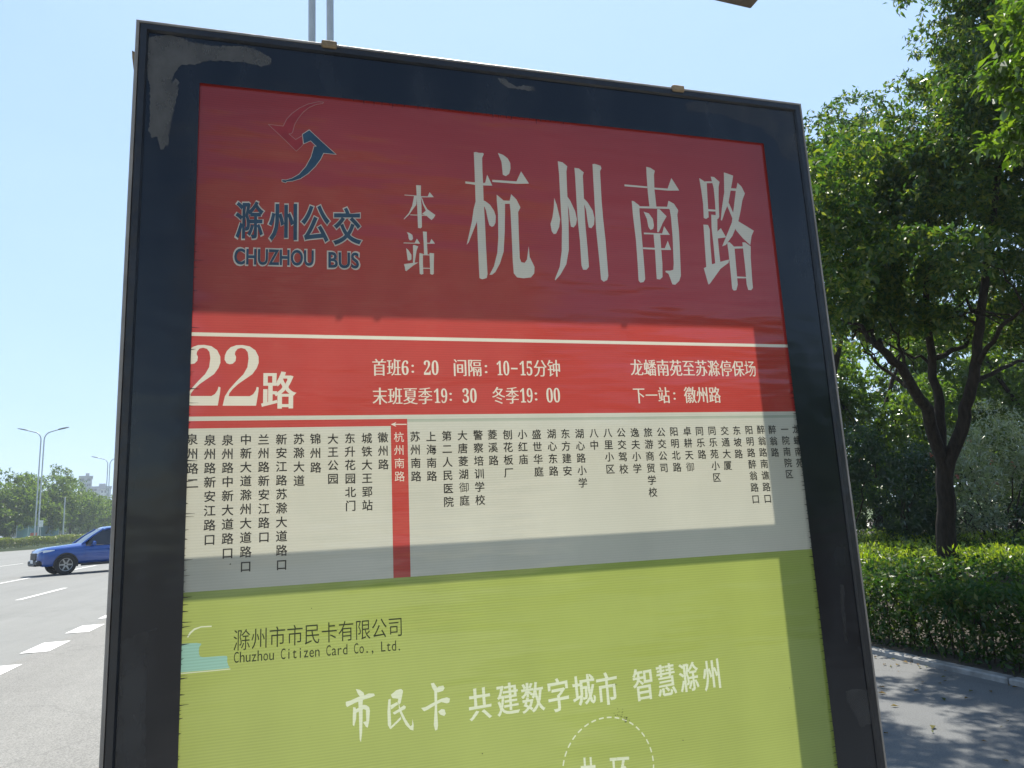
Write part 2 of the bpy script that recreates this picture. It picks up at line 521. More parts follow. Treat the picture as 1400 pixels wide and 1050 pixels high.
def tri(items):
    """constrained triangulation of several items at once -> per item list of triangles"""
    V, Fc, own = [], [], []
    for it, polys in enumerate(items):
        for p, k in polys:
            if area(p) < 0: p = p[::-1]
            b = len(V); V += [Vector((x * 100, y * 100)) for x, y in p]
            Fc.append(list(range(b, b + len(p)))); own.append((it, k))
    v, e, f, ov, oe, of = delaunay_2d_cdt(V, [], Fc, 1, 1e-5)
    res = [[] for _ in items]
    for face, src in zip(f, of):
        cnt = {}
        for s_ in src:
            it, k = own[s_]; cnt[it] = cnt.get(it, 0) + k
        live = [it for it, c in cnt.items() if c > 0]
        if live: res[max(live)].append(face)
    return [(x.x / 100, x.y / 100) for x in v], res

def tri_area(polys):
    v, r_ = tri([polys])
    return sum(abs(area([v[i] for i in f])) for f in r_[0])
_gf = {}
def fat(ch, ox, oy):
    key = (ch, ox, oy)
    if key not in _gf:
        g_ = glyphs(ch)
        for q in (1, .6, .3, 0, -.15, .1):
            f_ = fatten(g_, ox * q, oy * q) if q else g_
            want = sum(abs(area(p)) * k for p, k in f_)
            if want <= 0 or abs(tri_area(f_) - want) < 0.06 * want: break
        _gf[key] = f_
    return _gf[key]

_r = [x for p, _ in glyphs('田') for x, _y in p], [y for p, _ in glyphs('田') for _x, y in p]
EMX, EMY = (min(_r[0]) + max(_r[0])) / 2, (min(_r[1]) + max(_r[1])) / 2
EMW = EMX * 2
def line(text, pl, pr, hpx, ox=0.0, oy=0.0, skew=0.0):
    """lay a run of text between two points (left middle, right middle) of the sign"""
    P = []
    for i, ch in enumerate(text):
        if ch == ' ': continue
        if 0x2000 < ord(ch) < 0x10000: P += [([(x + i * EMW, y) for x, y in p], k) for p, k in fat(ch, ox, oy)]
    if not P: P = fatten(glyphs(text), ox, oy)
    xs = [x for p, _ in P for x, _y in p]; ys = [y for p, _ in P for _x, y in p]
    x0, x1, y0, y1 = min(xs), max(xs), min(ys), max(ys)
    uL, vL = S(*pl); uR, vR = S(*pr)
    mx, my = (pl[0] + pr[0]) / 2, (pl[1] + pr[1]) / 2
    H = S(mx, my - hpx / 2)[1] - S(mx, my + hpx / 2)[1]
    out = []
    for p, k in P:
        q = []
        for x, y in p:
            f = (x - x0) / (x1 - x0); h = (y - (y0 + y1) / 2) / (y1 - y0)
            q.append((uL + f * (uR - uL) + skew * h * H, vL + f * (vR - vL) + h * H))
        out.append((q, k))
    return out

def column(text, p0, p1, size, o=0.0):
    """characters below one another, first and last centred on two photo points"""
    u0, v0 = S(*p0); u1, v1 = S(*p1); n = len(text); out = []
    for i, ch in enumerate(text):
        f = i / max(1, n - 1); cu, cv = u0 + f * (u1 - u0), v0 + f * (v1 - v0)
        for p, k in fat(ch, o, o):
            out.append(([(cu + (x - EMX) / EMW * size, cv + (y - EMY) / EMW * size * 1.02) for x, y in p], k))
    return out

def trace(org, sc_, polys):
    out = []
    for p in polys:
        q = [S(org[0] + x / sc_, org[1] + y / sc_) for x, y in p]
        if area(q) < 0: q = q[::-1]
        out.append((q, 1))
    return out

def flat(name, pts, faces, mat, y, parent):
    b = MB(); used = {}
    for f in faces:
        idx = []
        for i in f:
            if i not in used:
                used[i] = len(b.v); b.v.append(L(pts[i][0], pts[i][1], y))
            idx.append(used[i])
        b.f.append(tuple(idx)); b.sm.append(False)
    return b.build(name, mat, parent, recalc=False)

def prints(name, polys, mat, y, parent):
    pts, res = tri([polys])
    return flat(name, pts, res[0], mat, y, parent)

def rect(u0, v0, u1, v1): return [([(u0, v0), (u1, v0), (u1, v1), (u0, v1)], 1)]

# ---- cabinet
def ring(name, d0, d1, y0, y1, mat, parent=sign):
    """rectangular ring between two insets from the outline"""
    b = MB()
    def rr(d, y): return [L(d, -d, y), L(SW - d, -d, y), L(SW - d, -SH + d, y), L(d, -SH + d, y)]
    b.grid([rr(d0, y0), rr(d1, y0), rr(d1, y1), rr(d0, y1), rr(d0, y0)], True, False)
    return b.build(name, mat, parent)
ring('cabinet', 0.003, 0.014, 0.0085, SDEP, m_frame)
b = MB()
def rr(d, y): return [L(d, -d, y), L(SW - d, -d, y), L(SW - d, -SH + d, y), L(d, -SH + d, y)]
b.grid([rr(0.0, 0.014), rr(0.0, -0.003), rr(0.002, -0.005), rr(0.0055, -0.005), rr(0.006, -0.002)], True, False)
b.build('edge_trim', m_alu, sign)
b = MB()
b.grid([rr(0.006, -0.002), rr(0.0075, -0.0055), rr(0.017, -0.0055), rr(0.0195, -0.001), rr(0.0195, 0.004)], True, False)
b.build('front_frame', m_frame, sign)

# black enamel border of the face, its inner edge torn into little ticks
def torn(n_pts, a, b_, inward, lo, hi, dens, t0=0.0, t1=1.0):
    pts = []
    d = (b_[0] - a[0], b_[1] - a[1]); Ln = math.hypot(*d)
    t = 0.004
    while t < Ln - 0.006:
        f = t / Ln
        if t0 <= f <= t1 and rnd.random() < dens:
            w = rnd.uniform(0.0004, 0.0010); h = lo + (hi - lo) * rnd.random()**2.2
            j = rnd.uniform(-0.0008, 0.0008)
            for q, hh in ((t - w, 0), (t - 0.2 * w + j, h), (t + 0.2 * w + j, h * 0.9), (t + w, 0)):
                pts.append((a[0] + d[0] * q / Ln + inward[0] * hh, a[1] + d[1] * q / Ln + inward[1] * hh))
        t += rnd.uniform(0.002, 0.016)
    return pts
inner = [(O0, VT)] + torn(0, (O0, VT), (O0, VB), (1, 0), 0.0015, 0.015, 0.75, 0.16, 1.0)
inner += [(O0, VB)] + [(O1, VB)] + torn(0, (O1, VB), (O1, VT), (-1, 0), 0.0015, 0.010, 0.95, 0.0, 0.72)
inner += [(O1, VT)] + torn(0, (O1, VT), (O0, VT), (0, -1), 0.0015, 0.012, 0.9, 0.40, 0.77)
pts, res = tri([rect(0.019, -SH + 0.019, SW - 0.019, -0.019) + [(inner, -1)]])
flat('face_border', pts, res[0], m_black, 0.0, sign)
# back border and inside fittings: they shade the lower part of the film
ring('back_border', 0.014, 0.100, SDEP - 0.004, SDEP - 0.001, m_frame)
def zb(v0, v1, y, u0=0.03, u1=SW - 0.03, th=0.006):
    b = MB(); b.box(((u0 + u1) / 2, y, SZ + (v0 + v1) / 2), (u1 - u0, th, v1 - v0)); return b
zb(-0.738, -0.686, 0.12).build('lamp_rail', m_inner, sign)
for u in (0.40, 0.463, 0.92):
    bb = MB(); bb.box((u, SDEP - 0.012, SZ - 0.106), (0.012, 0.012, 0.022), 0, 0.002); bb.build('lamp_lug', m_inner, sign)
# smears of dust and old adhesive on the black border
smear = trace((180, 20), 4.773, [[(110,150),(250,130),(400,180),(520,205),(740,208),(840,240),(915,290),(905,325),(850,342),(800,325),(740,312),(600,305),(510,300),(420,325),(320,330),(285,375),(262,420),(262,450),(285,415),(305,435),(300,520),(280,600),(262,680),(245,780),(240,850),(190,885),(178,850),(170,800),(130,805),(112,760),(118,650),(118,450),(100,410),(104,260)]])
smear += trace((500, 60), 3.5, [[(630,165),(660,165),(690,190),(720,205),(755,200),(800,205),(815,225),(780,225),(720,215),(680,210),(650,190)]])
for q in rough_edge(smear, .0007, .003): prints('dust_smear', [q], m_dust, -0.0004, sign)
sm2 = trace((740, 100), 3.5, [[(690,150),(740,135),(900,150),(1100,160),(1205,165),(1222,220),(1240,330),(1240,420),(1190,420),(1150,400),(1130,330),(1050,260),(950,230),(870,200),(760,185),(700,185)]])
sm2 += trace((0, 800), 4.2, [[(695,345),(760,295),(850,262),(990,235),(900,252),(852,275),(838,380),(832,560),(838,980),(838,1050),(672,1050),(665,980),(665,700),(700,500)]])
sm2 += trace((1060, 800), 4.117, [[(395,600),(440,585),(525,590),(535,640),(545,700),(560,770),(480,800),(440,720),(400,650)], [(362,0),(385,0),(390,120),(410,330),(385,320),(372,150)]])
for q in rough_edge(sm2, .0012, .004): prints('dust_film', [q], m_dust2, -0.0004, sign)
# clips on the top edge, loose flap at the back of the left side
for px, py in ((450, 66), (925, 124)):
    u, v = S(px, py); b = MB(); b.box((u, -0.004, SZ - 0.004), (0.027, 0.012, 0.014), 0, 0.002)
    b.build('clip', m_clip, sign)
b = MB()
fp = [(0.0005, -0.050), (-0.0085, -0.046), (-0.0078, -0.058), (-0.004, -0.085), (0.0005, -0.108)]
fa = [L(u, v, 0.016) for u, v in fp]; fb = [L(u, v, 0.022) for u, v in fp]
b.face(fa); b.face(fb[::-1])
for q in range(5): b.face([fa[q], fb[q], fb[(q + 1) % 5], fa[(q + 1) % 5]])
b.build('side_flap', m_clip, sign)
for u in (0.16, SW - 0.16):
    b = MB(); b.box((u, SDEP / 2, (SZ - SH + 0.13) / 2), (0.10, 0.08, SZ - SH - 0.13), 0, 0.006)
    b.build('leg', m_frame, sign)

# ---- printed face
Y0 = 0.004; Y1 = 0.0034
US, UE = 0.03, SW - 0.03
vw1, vw2 = -0.5345, -0.5405                                  # white rule in the red field
vr = -0.6695                                                # foot of the red field
vg = -0.9335                                                # head of the green field

K = (630, 200); k1 = 5.527
title = trace((630,200), k1, [
 [(102,38),(118,35),(140,42),(170,42),(178,50),(165,80),(167,180),(172,270),(176,400),(186,560),(195,760),(206,960),(200,990),(165,1000),(145,990),(138,850),(128,600),(115,400),(112,300),(108,180)],
 [(38,258),(118,266),(118,285),(38,273)], [(165,272),(188,268),(203,207),(242,290),(165,288)],
 [(118,400),(100,470),(88,560),(48,738),(62,722),(122,572),(132,540),(134,420)],
 [(168,400),(190,408),(225,435),(255,480),(268,520),(266,570),(255,595),(238,602),(220,590),(208,545),(195,480),(183,450),(170,450)],
 [(284,42),(325,58),(360,85),(378,120),(380,160),(370,200),(345,218),(322,208),(318,170),(312,110)],
 [(242,246),(425,258),(460,182),(520,275),(425,276),(242,262)],
 [(275,358),(330,405),(338,430),(338,500),(336,640),(328,790),(300,880),(265,945),(240,965),(222,965),(255,900),(280,800),(288,680),(285,500),(276,400)],
 [(322,403),(382,405),(386,427),(330,428)],
 [(372,410),(385,355),(425,395),(455,455),(438,490),(442,640),(450,840),(462,870),(488,875),(505,850),(518,748),(525,830),(562,905),(560,955),(535,985),(480,992),(430,985),(405,955),(398,870),(388,640),(380,480)]])
title += trace((740,210), k1, [
 [(103,328),(122,380),(148,490),(140,550),(118,598),(100,602),(84,580),(75,525),(90,475),(100,400)],
 [(130,50),(165,58),(202,88),(195,130),(203,320),(212,500),(214,720),(195,830),(150,910),(112,952),(108,945),(145,850),(160,730),(162,560),(150,350),(140,150)],
 [(201,315),(225,350),(262,430),(275,490),(268,530),(250,552),(230,545),(222,500),(215,420),(203,370)],
 [(256,100),(290,105),(327,135),(320,160),(328,330),(338,520),(355,700),(366,850),(348,872),(322,872),(310,840),(298,650),(282,500),(272,350),(262,170)],
 [(326,330),(355,360),(395,425),(408,480),(405,530),(385,557),(365,552),(357,510),(345,420),(330,375)],
 [(393,72),(410,70),(455,85),(460,105),(450,125),(462,350),(475,500),(492,650),(513,920),(505,950),(478,963),(458,945),(445,800),(420,560),(408,350),(396,130)]])
title += trace((845,215), k1, [
 [(220,65),(250,72),(285,95),(278,125),(282,240),(298,378),(245,376),(232,260),(222,120)],
 [(55,198),(228,214),(228,226),(55,212)], [(274,222),(382,230),(410,150),(470,245),(382,245),(276,236)],
 [(110,322),(125,325),(168,358),(168,400),(178,500),(192,660),(205,820),(212,915),(200,938),(175,942),(162,925),(155,800),(142,620),(120,440)],
 [(160,364),(392,368),(394,384),(160,378)],
 [(378,370),(388,322),(430,345),(462,395),(455,430),(468,560),(475,700),(482,890),(470,930),(440,958),(418,955),(400,905),(388,875),(365,862),(368,852),(400,852),(425,845),(428,800),(420,600),(408,450),(398,390)],
 [(200,405),(240,418),(270,460),(278,510),(272,535),(252,543),(236,520),(225,460)],
 [(303,385),(320,385),(374,440),(345,490),(315,560),(303,560)],
 [(202,563),(340,570),(355,515),(398,580),(340,580),(202,575)], [(195,675),(360,682),(383,625),(408,695),(340,695),(195,688)],
 [(275,573),(325,573),(330,640),(342,800),(343,900),(325,918),(300,915),(295,850),(288,720)]])
title += trace((945,220), k1, [
 [(68,122),(110,150),(125,158),(130,260),(140,420),(120,432),(103,425),(98,320),(85,220)], [(112,148),(170,148),(172,160),(118,162)],
 [(155,112),(180,115),(222,152),(215,190),(215,300),(220,415),(212,432),(195,430),(188,300),(178,200),(165,150)],
 [(134,358),(192,362),(192,376),(136,374)], [(160,400),(205,405),(206,540),(215,640),(228,762),(190,772),(178,640),(162,500)],
 [(100,475),(135,478),(148,510),(152,620),(165,779),(122,802),(112,650)], [(204,530),(232,502),(272,572),(206,580)],
 [(103,805),(165,776),(225,758),(295,740),(290,765),(230,810),(148,925),(138,928)],
 [(255,80),(285,90),(325,105),(318,150),(300,250),(290,310),(262,380),(240,445),(232,440),(240,350),(258,230)], [(302,200),(348,202),(348,220),(300,217)],
 [(345,225),(358,158),(390,190),(414,240),(395,290),(380,380),(362,460),(320,560),(270,630),(242,640),(275,560),(315,460),(330,350)],
 [(276,325),(292,310),(332,400),(325,440)], [(350,440),(372,455),(430,490),(482,522),(465,560),(455,630),(400,580),(345,515),(338,470)],
 [(280,610),(300,610),(335,645),(345,760),(360,930),(350,972),(330,975),(318,960),(305,820),(290,680)], [(322,642),(404,640),(406,655),(325,658)],
 [(395,610),(415,610),(458,640),(458,720),(470,900),(475,955),(462,972),(440,970),(428,930),(415,780)], [(350,868),(430,872),(430,882),(352,882)]])
here = trace((540,240), 7.5, [
 [(220,88),(270,92),(268,180),(275,300),(280,520),(265,532),(240,528),(232,330),(225,180)], [(100,186),(226,195),(226,202),(100,193)], [(262,203),(340,204),(358,160),(402,212),(340,213),(262,212)],
 [(200,195),(228,200),(222,290),(180,345),(150,390),(95,442),(95,432),(145,375),(180,300)], [(266,200),(285,230),(305,285),(335,335),(375,365),(418,395),(402,425),(378,447),(345,420),(325,400),(280,385),(320,350),(290,285)],
 [(160,390),(237,393),(237,400),(160,397)], [(274,393),(330,400),(325,405),(276,402)],
 [(125,572),(150,578),(182,600),(188,635),(178,655),(155,655),(143,635),(140,600)], [(92,678),(205,682),(228,638),(262,690),(92,686)], [(118,735),(140,755),(172,805),(172,850),(158,862),(135,862),(128,820)],
 [(188,708),(200,703),(242,718),(225,760),(205,886),(188,892),(190,780)], [(95,900),(185,888),(245,882),(190,915),(120,972),(108,965),(105,935)], [(290,565),(330,568),(332,700),(338,803),(302,807),(298,680)],
 [(329,680),(360,682),(378,640),(415,690),(329,690)], [(255,785),(290,795),(290,900),(295,1000),(275,1008),(258,1000),(252,880)], [(285,800),(366,802),(366,810),(286,808)], [(358,785),(405,790),(402,900),(402,1000),(385,1010),(365,1000),(362,900)], [(289,937),(368,940),(368,948),(290,946)]])
two = [(445,775),(470,670),(520,590),(600,500),(680,420),(725,340),(738,240),(728,170),(700,135),(655,122),(615,132),(588,165),(583,195),(597,225),(590,270),(560,300),(525,307),(490,295),(467,255),(470,210),(490,160),(535,115),(600,92),(670,90),(750,105),(815,150),(850,220),(852,290),(830,350),(780,420),(700,475),(620,530),(560,585),(520,635),(512,668),(750,668),(790,645),(820,600),(830,562),(852,570),(848,620),(835,700),(822,775)]
route = trace((250,460), 8.235, [two, [(x - 432, y - 2) for x, y in two]])
route += line('路', (357, 532.5), (405.5, 532.5), 51, 0.030, 0.004)
SG = dict(ox=0.018, oy=-0.008)
hours1 = line('首班', (509.4, 501.5), (548.5, 501.5), 23, **SG) + line('𝟔', (549.5, 502), (559, 502), 20, 0.0) + line(':', (563, 503.5), (566.5, 503.5), 11) + line('𝟐𝟎', (580, 502), (600, 502), 20, 0.0)
hours1b = line('间隔', (621, 502), (659, 502.3), 23, **SG) + line(':', (663.5, 504), (667, 504), 11) + line('𝟏𝟎', (680, 502.5), (697, 502.6), 20) + [([(u, v) for u, v in (S(699.5, 504.2), S(708.5, 504.4), S(708.5, 502.4), S(699.5, 502.2))], 1)] + line('𝟏𝟓', (711.5, 502.7), (728.6, 502.8), 20) + line('分钟', (730.5, 502.8), (766.6, 502.9), 23, **SG)
hours2 = line('末班夏季', (509.4, 541), (592, 540.5), 23, **SG) + line('𝟏𝟗', (594, 540.5), (612, 540.5), 20, 0.0) + line(':', (615, 542), (618.5, 542), 11) + line('𝟑𝟎', (633, 540.3), (652.3, 540.3), 20, 0.0)
hours2b = line('冬季', (673.4, 540), (710.5, 540), 23, **SG) + line('𝟏𝟗', (712, 540), (729, 540), 20, 0.0) + line(':', (732, 541.5), (735.5, 541.5), 11) + line('𝟎𝟎', (748, 539.8), (766.6, 539.7), 20, 0.0)
ends = line('龙蟠南苑至苏滁停保场', (863, 501.8), (1034.5, 503.5), 22, **SG)
nxt = line('下一站', (867, 540), (917, 539.7), 22, **SG) + line(':', (922, 541), (925, 541), 10) + line('徽州路', (936.5, 539.5), (987, 539.3), 22, **SG)

red_top = rect(US, vr, UE, -0.03)
rule = rect(US, vw2, UE, vw1)
pts, res = tri([red_top, rule, title, here, route, hours1, hours2, ends, nxt, hours1b, hours2b])
# cream sheet: head of the green field is its foot; the red column and bar are cut into it
uc0, uc1 = S(536, 640)[0] - 0.0005, S(558.6, 640)[0]
vb0, vb1 = S(540, 572.3)[1], S(540, 582)[1]
cream = rect(US, vg, UE, vr)
barp = rect(US, vb1, uc1, vb0)
colp = rect(uc0, vg, uc1, vb1)
stripe = rect(uc1, S(700, 574.8)[1], UE, S(700, 570.8)[1])
here_c = column('杭州南路', (545.8, 597.5), (546.9, 651.5), 0.0177, 0.0)
arrow = trace((480, 560), 4.667, [[(255,92),(290,78),(282,89),(356,89),(356,95),(282,95),(290,107)]])
pc, rc = tri([cream, barp + colp, stripe, here_c, arrow])
poster = flat('poster', pc, rc[0], m_cream, Y0, sign)
flat('red_field', pts, res[0], m_red, Y0, poster)
flat('white_rule', pts, res[1], m_letter, Y0, poster)
flat('station_name', pts, res[2], m_letter, Y0, poster)
flat('this_stop_text', pts, res[3], m_letter, Y0, poster)
flat('route_number', pts, res[4], m_letter, Y0, poster)
for i in (5, 6, 9, 10): flat('timetable_text', pts, res[i], m_letter, Y0, poster)
flat('terminus_text', pts, res[7], m_letter, Y0, poster)
flat('next_stop_text', pts, res[8], m_letter, Y0, poster)
flat('red_bar', pc, rc[1], m_red, Y0, poster)
flat('grey_rule', pc, rc[2], m_stripe, Y0, poster)
flat('current_stop_name', pc, rc[3], m_letter, Y0, poster)
flat('arrow', pc, rc[4], m_letter, Y0, poster)
STOPS = [('泉州路二', (262,600.7), (262.8,661)), ('泉州路新安江路口', (286.8,601.8), (286.1,738.3)), ('泉州路中新大道路口', (311,601.8), (310.8,756.7)),
 ('中新大道滁州大道路口', (336,601.1), (335.6,774.9)), ('兰州路新安江路口', (360.3,601.1), (360.7,734.6)), ('新安江路苏滁大道路口', (384.7,600.7), (384.9,772.6)),
 ('苏滁大道', (408.5,600.3), (408.9,657.5)), ('锦州路', (431.4,600), (431.8,639.3)), ('大王公园', (455.4,600), (455.4,654.7)), ('东升花园北门', (478.6,599.2), (479.6,691.8)),
 ('城铁大王郢站', (501.7,599.2), (502.6,691.1)), ('徽州路', (523.9,598.1), (524.6,635)), ('苏州南路', (567.9,596.9), (569.4,651.5)), ('上海南路', (589.9,596.9), (591,651.1)),
 ('第二人民医院', (611.4,596), (613.9,686.4)), ('大唐菱湖御庭', (632.8,595.4), (635.8,684.7)), ('警察培训学校', (654.2,594.9), (657.2,683.9)), ('菱溪路', (673.9,594.3), (675.6,629.6)),
 ('刨花板厂', (694.9,594.3), (696.4,646.4)), ('小红庙', (715,593.9), (716.4,628.1)), ('盛世华庭', (734.4,593.9), (737.6,645.1)), ('湖心东路', (754.9,593.2), (757.9,644.2)),
 ('东方建安', (773.9,593.1), (776.9,644)), ('湖心路小学', (793.3,592.9), (797.9,660.3)), ('八中', (812.9,592.1), (813.6,608.6)), ('八里小区', (831.9,591.7), (835.4,641.4)),
 ('公交驾校', (850.3,591.4), (853.9,641.4)), ('逸夫小学', (869,591.4), (872.6,640.7)), ('旅游商贸学校', (887.1,591.1), (893.9,673.3)), ('公交公司', (905,590.7), (909,639.7)),
 ('阳明北路', (922.6,590), (927.1,639)), ('卓耕天御', (940.7,589.6), (945,638.6)), ('同乐路', (957.6,589.3), (961.1,621.4)), ('同乐苑小区', (974.7,588.9), (981.4,652.9)),
 ('交通大厦', (992.1,588.9), (996.4,636.4)), ('东坡路', (1008.6,588.6), (1011.4,620.7)), ('阳明路醉翁路口', (1025.4,587.9), (1034.7,682.6)), ('醉翁路南谯路口', (1041.7,587.4), (1051.1,681.9)),
 ('醉翁路', (1057.4,587.4), (1061.1,618.6)), ('一院南院区', (1074.3,587.1), (1080.7,648.3)), ('龙蟠南苑', (1090,586.8), (1095,633))]
for s_, a, c_ in STOPS:
    prints('stop_name', column(s_, a, c_, 0.0177, 0.014), m_ink, Y1, poster)
# emblem: two arrows chasing one another, with thin outlines
red_a = [(98,325),(270,345),(310,265),(370,200),(460,135),(560,90),(680,65),(735,70),(725,85),(650,98),(570,130),(500,185),(440,260),(400,330),(380,410),(365,432),(335,435),(412,500),(490,455),(500,555),(480,580),(420,635),(300,515)]
blue_a = [(490,440),(570,388),(700,510),(880,672),(735,658),(700,730),(640,810),(560,890),(470,950),(380,978),(310,985),(300,998),(255,985),(255,962),(300,965),(370,945),(450,900),(530,810),(590,700),(625,575),(650,578),(585,515),(505,550)]
m_reda = pmat('red_print', (0.30, 0.024, 0.028), 0.2, var=0.25, scale=30)
def outline(p, w):
    q = trace((355,130), 8.4, [p])[0][0]; n = len(q); out = []
    for i in range(n):
        a, c_ = q[i], q[(i + 1) % n]; d = (c_[0] - a[0], c_[1] - a[1]); l = math.hypot(*d) or 1
        nx, ny = -d[1] / l * w, d[0] / l * w; ex, ey = d[0] / l * w * 0.6, d[1] / l * w * 0.6
        o_ = [(a[0] - ex + nx, a[1] - ey + ny), (a[0] - ex - nx, a[1] - ey - ny), (c_[0] + ex - nx, c_[1] + ey - ny), (c_[0] + ex + nx, c_[1] + ey + ny)]
        if area(o_) < 0: o_ = o_[::-1]
        out.append((o_, 1))
    return out
prints('emblem_arrow', trace((355,130), 8.4, [red_a]), m_reda, Y1, poster)
prints('emblem_arrow', trace((355,130), 8.4, [blue_a]), m_blue, Y1, poster)
prints('emblem_outline', outline(red_a, 0.00045), m_rose, Y1 - 0.0003, poster)
prints('emblem_outline', outline(blue_a, 0.00045), m_rim, Y1 - 0.0003, poster)
op, opo = [], []
for ch, cx, cy in (('滁', 340.9, 299.6), ('州', 386.6, 302.9), ('公', 431.4, 304.9), ('交', 474.9, 308.2)):
    w, h = 39, 51
    op += line(ch, (cx - w / 2, cy), (cx + w / 2, cy), h, 0.022, 0.018)
    opo += line(ch, (cx - w / 2 - 2, cy), (cx + w / 2 + 2, cy), h + 4, 0.052, 0.045)
for tx, a, c_ in (('CHUZHOU', (320, 349.5), (429, 352)), ('BUS', (449, 354.3), (491, 355.5))):
    op += line(tx, a, c_, 22, 0.022, 0.022)
    opo += line(tx, (a[0] - 2, a[1]), (c_[0] + 2, c_[1]), 26, 0.05, 0.05)
prints('company_name_outline', opo, m_rim, Y1, poster)
prints('company_name', op, m_blue, Y1 - 0.0003, poster)
# green advertisement
green = rect(US, -SH + 0.03, UE, vg)
brush = trace((460,920), 7.778, [
 [(208,178),(250,185),(290,215),(300,250),(255,265),(228,225)], [(100,315),(150,300),(235,262),(300,245),(345,225),(400,225),(412,248),(360,270),(290,290),(200,325),(150,350),(115,370),(102,350)],
 [(232,260),(285,265),(280,330),(280,480),(275,640),(262,745),(250,720),(245,600),(240,420)], [(180,370),(205,375),(215,410),(210,500),(190,575),(175,560),(175,470)],
 [(205,395),(290,345),(320,350),(350,370),(358,410),(350,520),(335,590),(315,580),(285,530),(320,520),(315,400),(290,390),(215,430)],
 [(580,240),(640,190),(690,175),(712,195),(700,260),(685,330),(665,345),(655,310),(662,280),(600,275)], [(555,290),(580,280),(578,420),(585,560),(570,590),(550,565),(545,420)],
 [(560,590),(600,560),(650,510),(690,470),(690,500),(640,550),(580,605)], [(580,350),(650,315),(660,340),(585,395)], [(600,430),(660,395),(720,350),(742,365),(735,390),(690,410),(620,450)],
 [(665,330),(690,400),(740,500),(790,575),(808,560),(812,495),(825,560),(822,620),(790,610),(740,560),(700,480),(670,410)],
 [(1008,118),(1040,110),(1060,140),(1075,160),(1075,400),(1085,560),(1078,610),(1055,620),(1040,560),(1050,380),(1045,200),(1025,170)], [(1065,175),(1090,150),(1140,140),(1155,165),(1140,195),(1080,215)],
 [(905,380),(950,370),(1040,320),(1120,280),(1180,265),(1212,280),(1205,320),(1180,330),(1120,315),(1060,345),(980,395),(935,415)], [(1085,420),(1120,390),(1155,395),(1168,440),(1150,465),(1110,450)]])
slogan, slogan_b = [], []
for ch, cx, cy, w, h in (('共',657,963,31,44),('建',695,956.5,31,44),('数',729.5,954,32,42),('字',764.5,950.5,28,46),('城',799.5,944,31,42),('市',831.5,942,28,45),('智',880,936,27,45),('慧',912.5,930,26,44),('滁',943.5,926,27,40),('州',974,923.5,23,42)):
    q = line(ch, (cx - w / 2, cy + 2.6), (cx + w / 2, cy - 2.6), h, 0.022, 0.006, -0.03)
    (slogan if cx < 850 else slogan_b).extend([([(x + rnd.uniform(-.00035, .00035), y + rnd.uniform(-.0003, .0003)) for x, y in p], k) for p, k in q])
cu, cv = S(829, 981); cr = 0.082
ringd = []
for i in range(36):
    a0 = math.pi * 2 * i / 36 + 0.03; a1 = a0 + 0.105
    o_ = [(cu + r_ * math.sin(a), cv - cr + r_ * math.cos(a)) for r_, a in ((cr, a0), (cr, (a0 + a1) / 2), (cr, a1), (cr - 0.0022, a1), (cr - 0.0022, a0))]
    ringd.append((o_ if area(o_) > 0 else o_[::-1], 1))
share = line('共', (795, 1063), (817, 1061), 52, 0.02, 0.006)
share_b = line('环', (836, 1059), (863, 1057), 44, 0.02, 0.006)
teal = trace((240,840), 11.667, [[(60,480),(200,468),(330,462),(400,472),(405,490),(375,520),(365,580),(368,640),(385,680),(430,692),(600,680),(760,668),(815,672),(822,700),(818,760),(835,820),(860,850),(840,866),(600,890),(60,935)]])
arc = trace((240,840), 11.667, [[(175,370),(220,290),(290,230),(400,195),(570,185),(570,205),(400,215),(300,255),(240,310),(195,375)], [(60,945),(600,898),(870,872),(870,885),(600,912),(60,962)]])
pg, rg = tri([green, brush, slogan, ringd, share, teal, arc[:1], slogan_b, share_b, arc[1:]])
flat('green_field', pg, rg[0], m_green, Y0, poster)
for nm, i, mm in (('brush_title', 1, m_glet), ('slogan', 2, m_glet), ('dashed_circle', 3, m_glet), ('circle_text', 4, m_glet), ('card_emblem', 5, m_teal), ('card_emblem_line', 6, m_glet), ('slogan', 7, m_glet), ('circle_text', 8, m_glet), ('card_emblem_line', 9, m_glet)):
    flat(nm, pg, rg[i], mm, Y0, poster)
prints('card_company_name', line('滁州市市民卡有限公司', (319, 876), (549.5, 856.5), 28, -0.004, -0.004), m_inkg, Y1, poster)
eng = []
tx = 'Chuzhou Citizen Card Co., Ltd.'
n_ = len(tx)
e0 = S(318.5, 907); e1 = S(550, 889.3); eh = S(430, 885)[1] - S(430, 899.5)[1]
cell = (e1[0] - e0[0]) / n_
ref = [y for p, _ in glyphs('C') for _x, y in p]; capH = max(ref)
for i, ch in enumerate(tx):
    if ch == ' ': continue
    P = glyphs(ch); xs = [x for p, _ in P for x, _y in p]; w_ = max(xs) - min(xs); cx = (max(xs) + min(xs)) / 2
    sx = min(cell * 0.80 / w_, eh / capH * 0.8) if ch not in '.,' else eh / capH * 0.9
    bu = e0[0] + (i + 0.5) * cell; bv = e0[1] + (e1[1] - e0[1]) * (i + 0.5) / n_
    eng += [([(bu + (x - cx) * sx, bv + y / capH * eh) for x, y in p], k) for p, k in P]
prints('card_company_english', eng, m_inkg, Y1, poster)
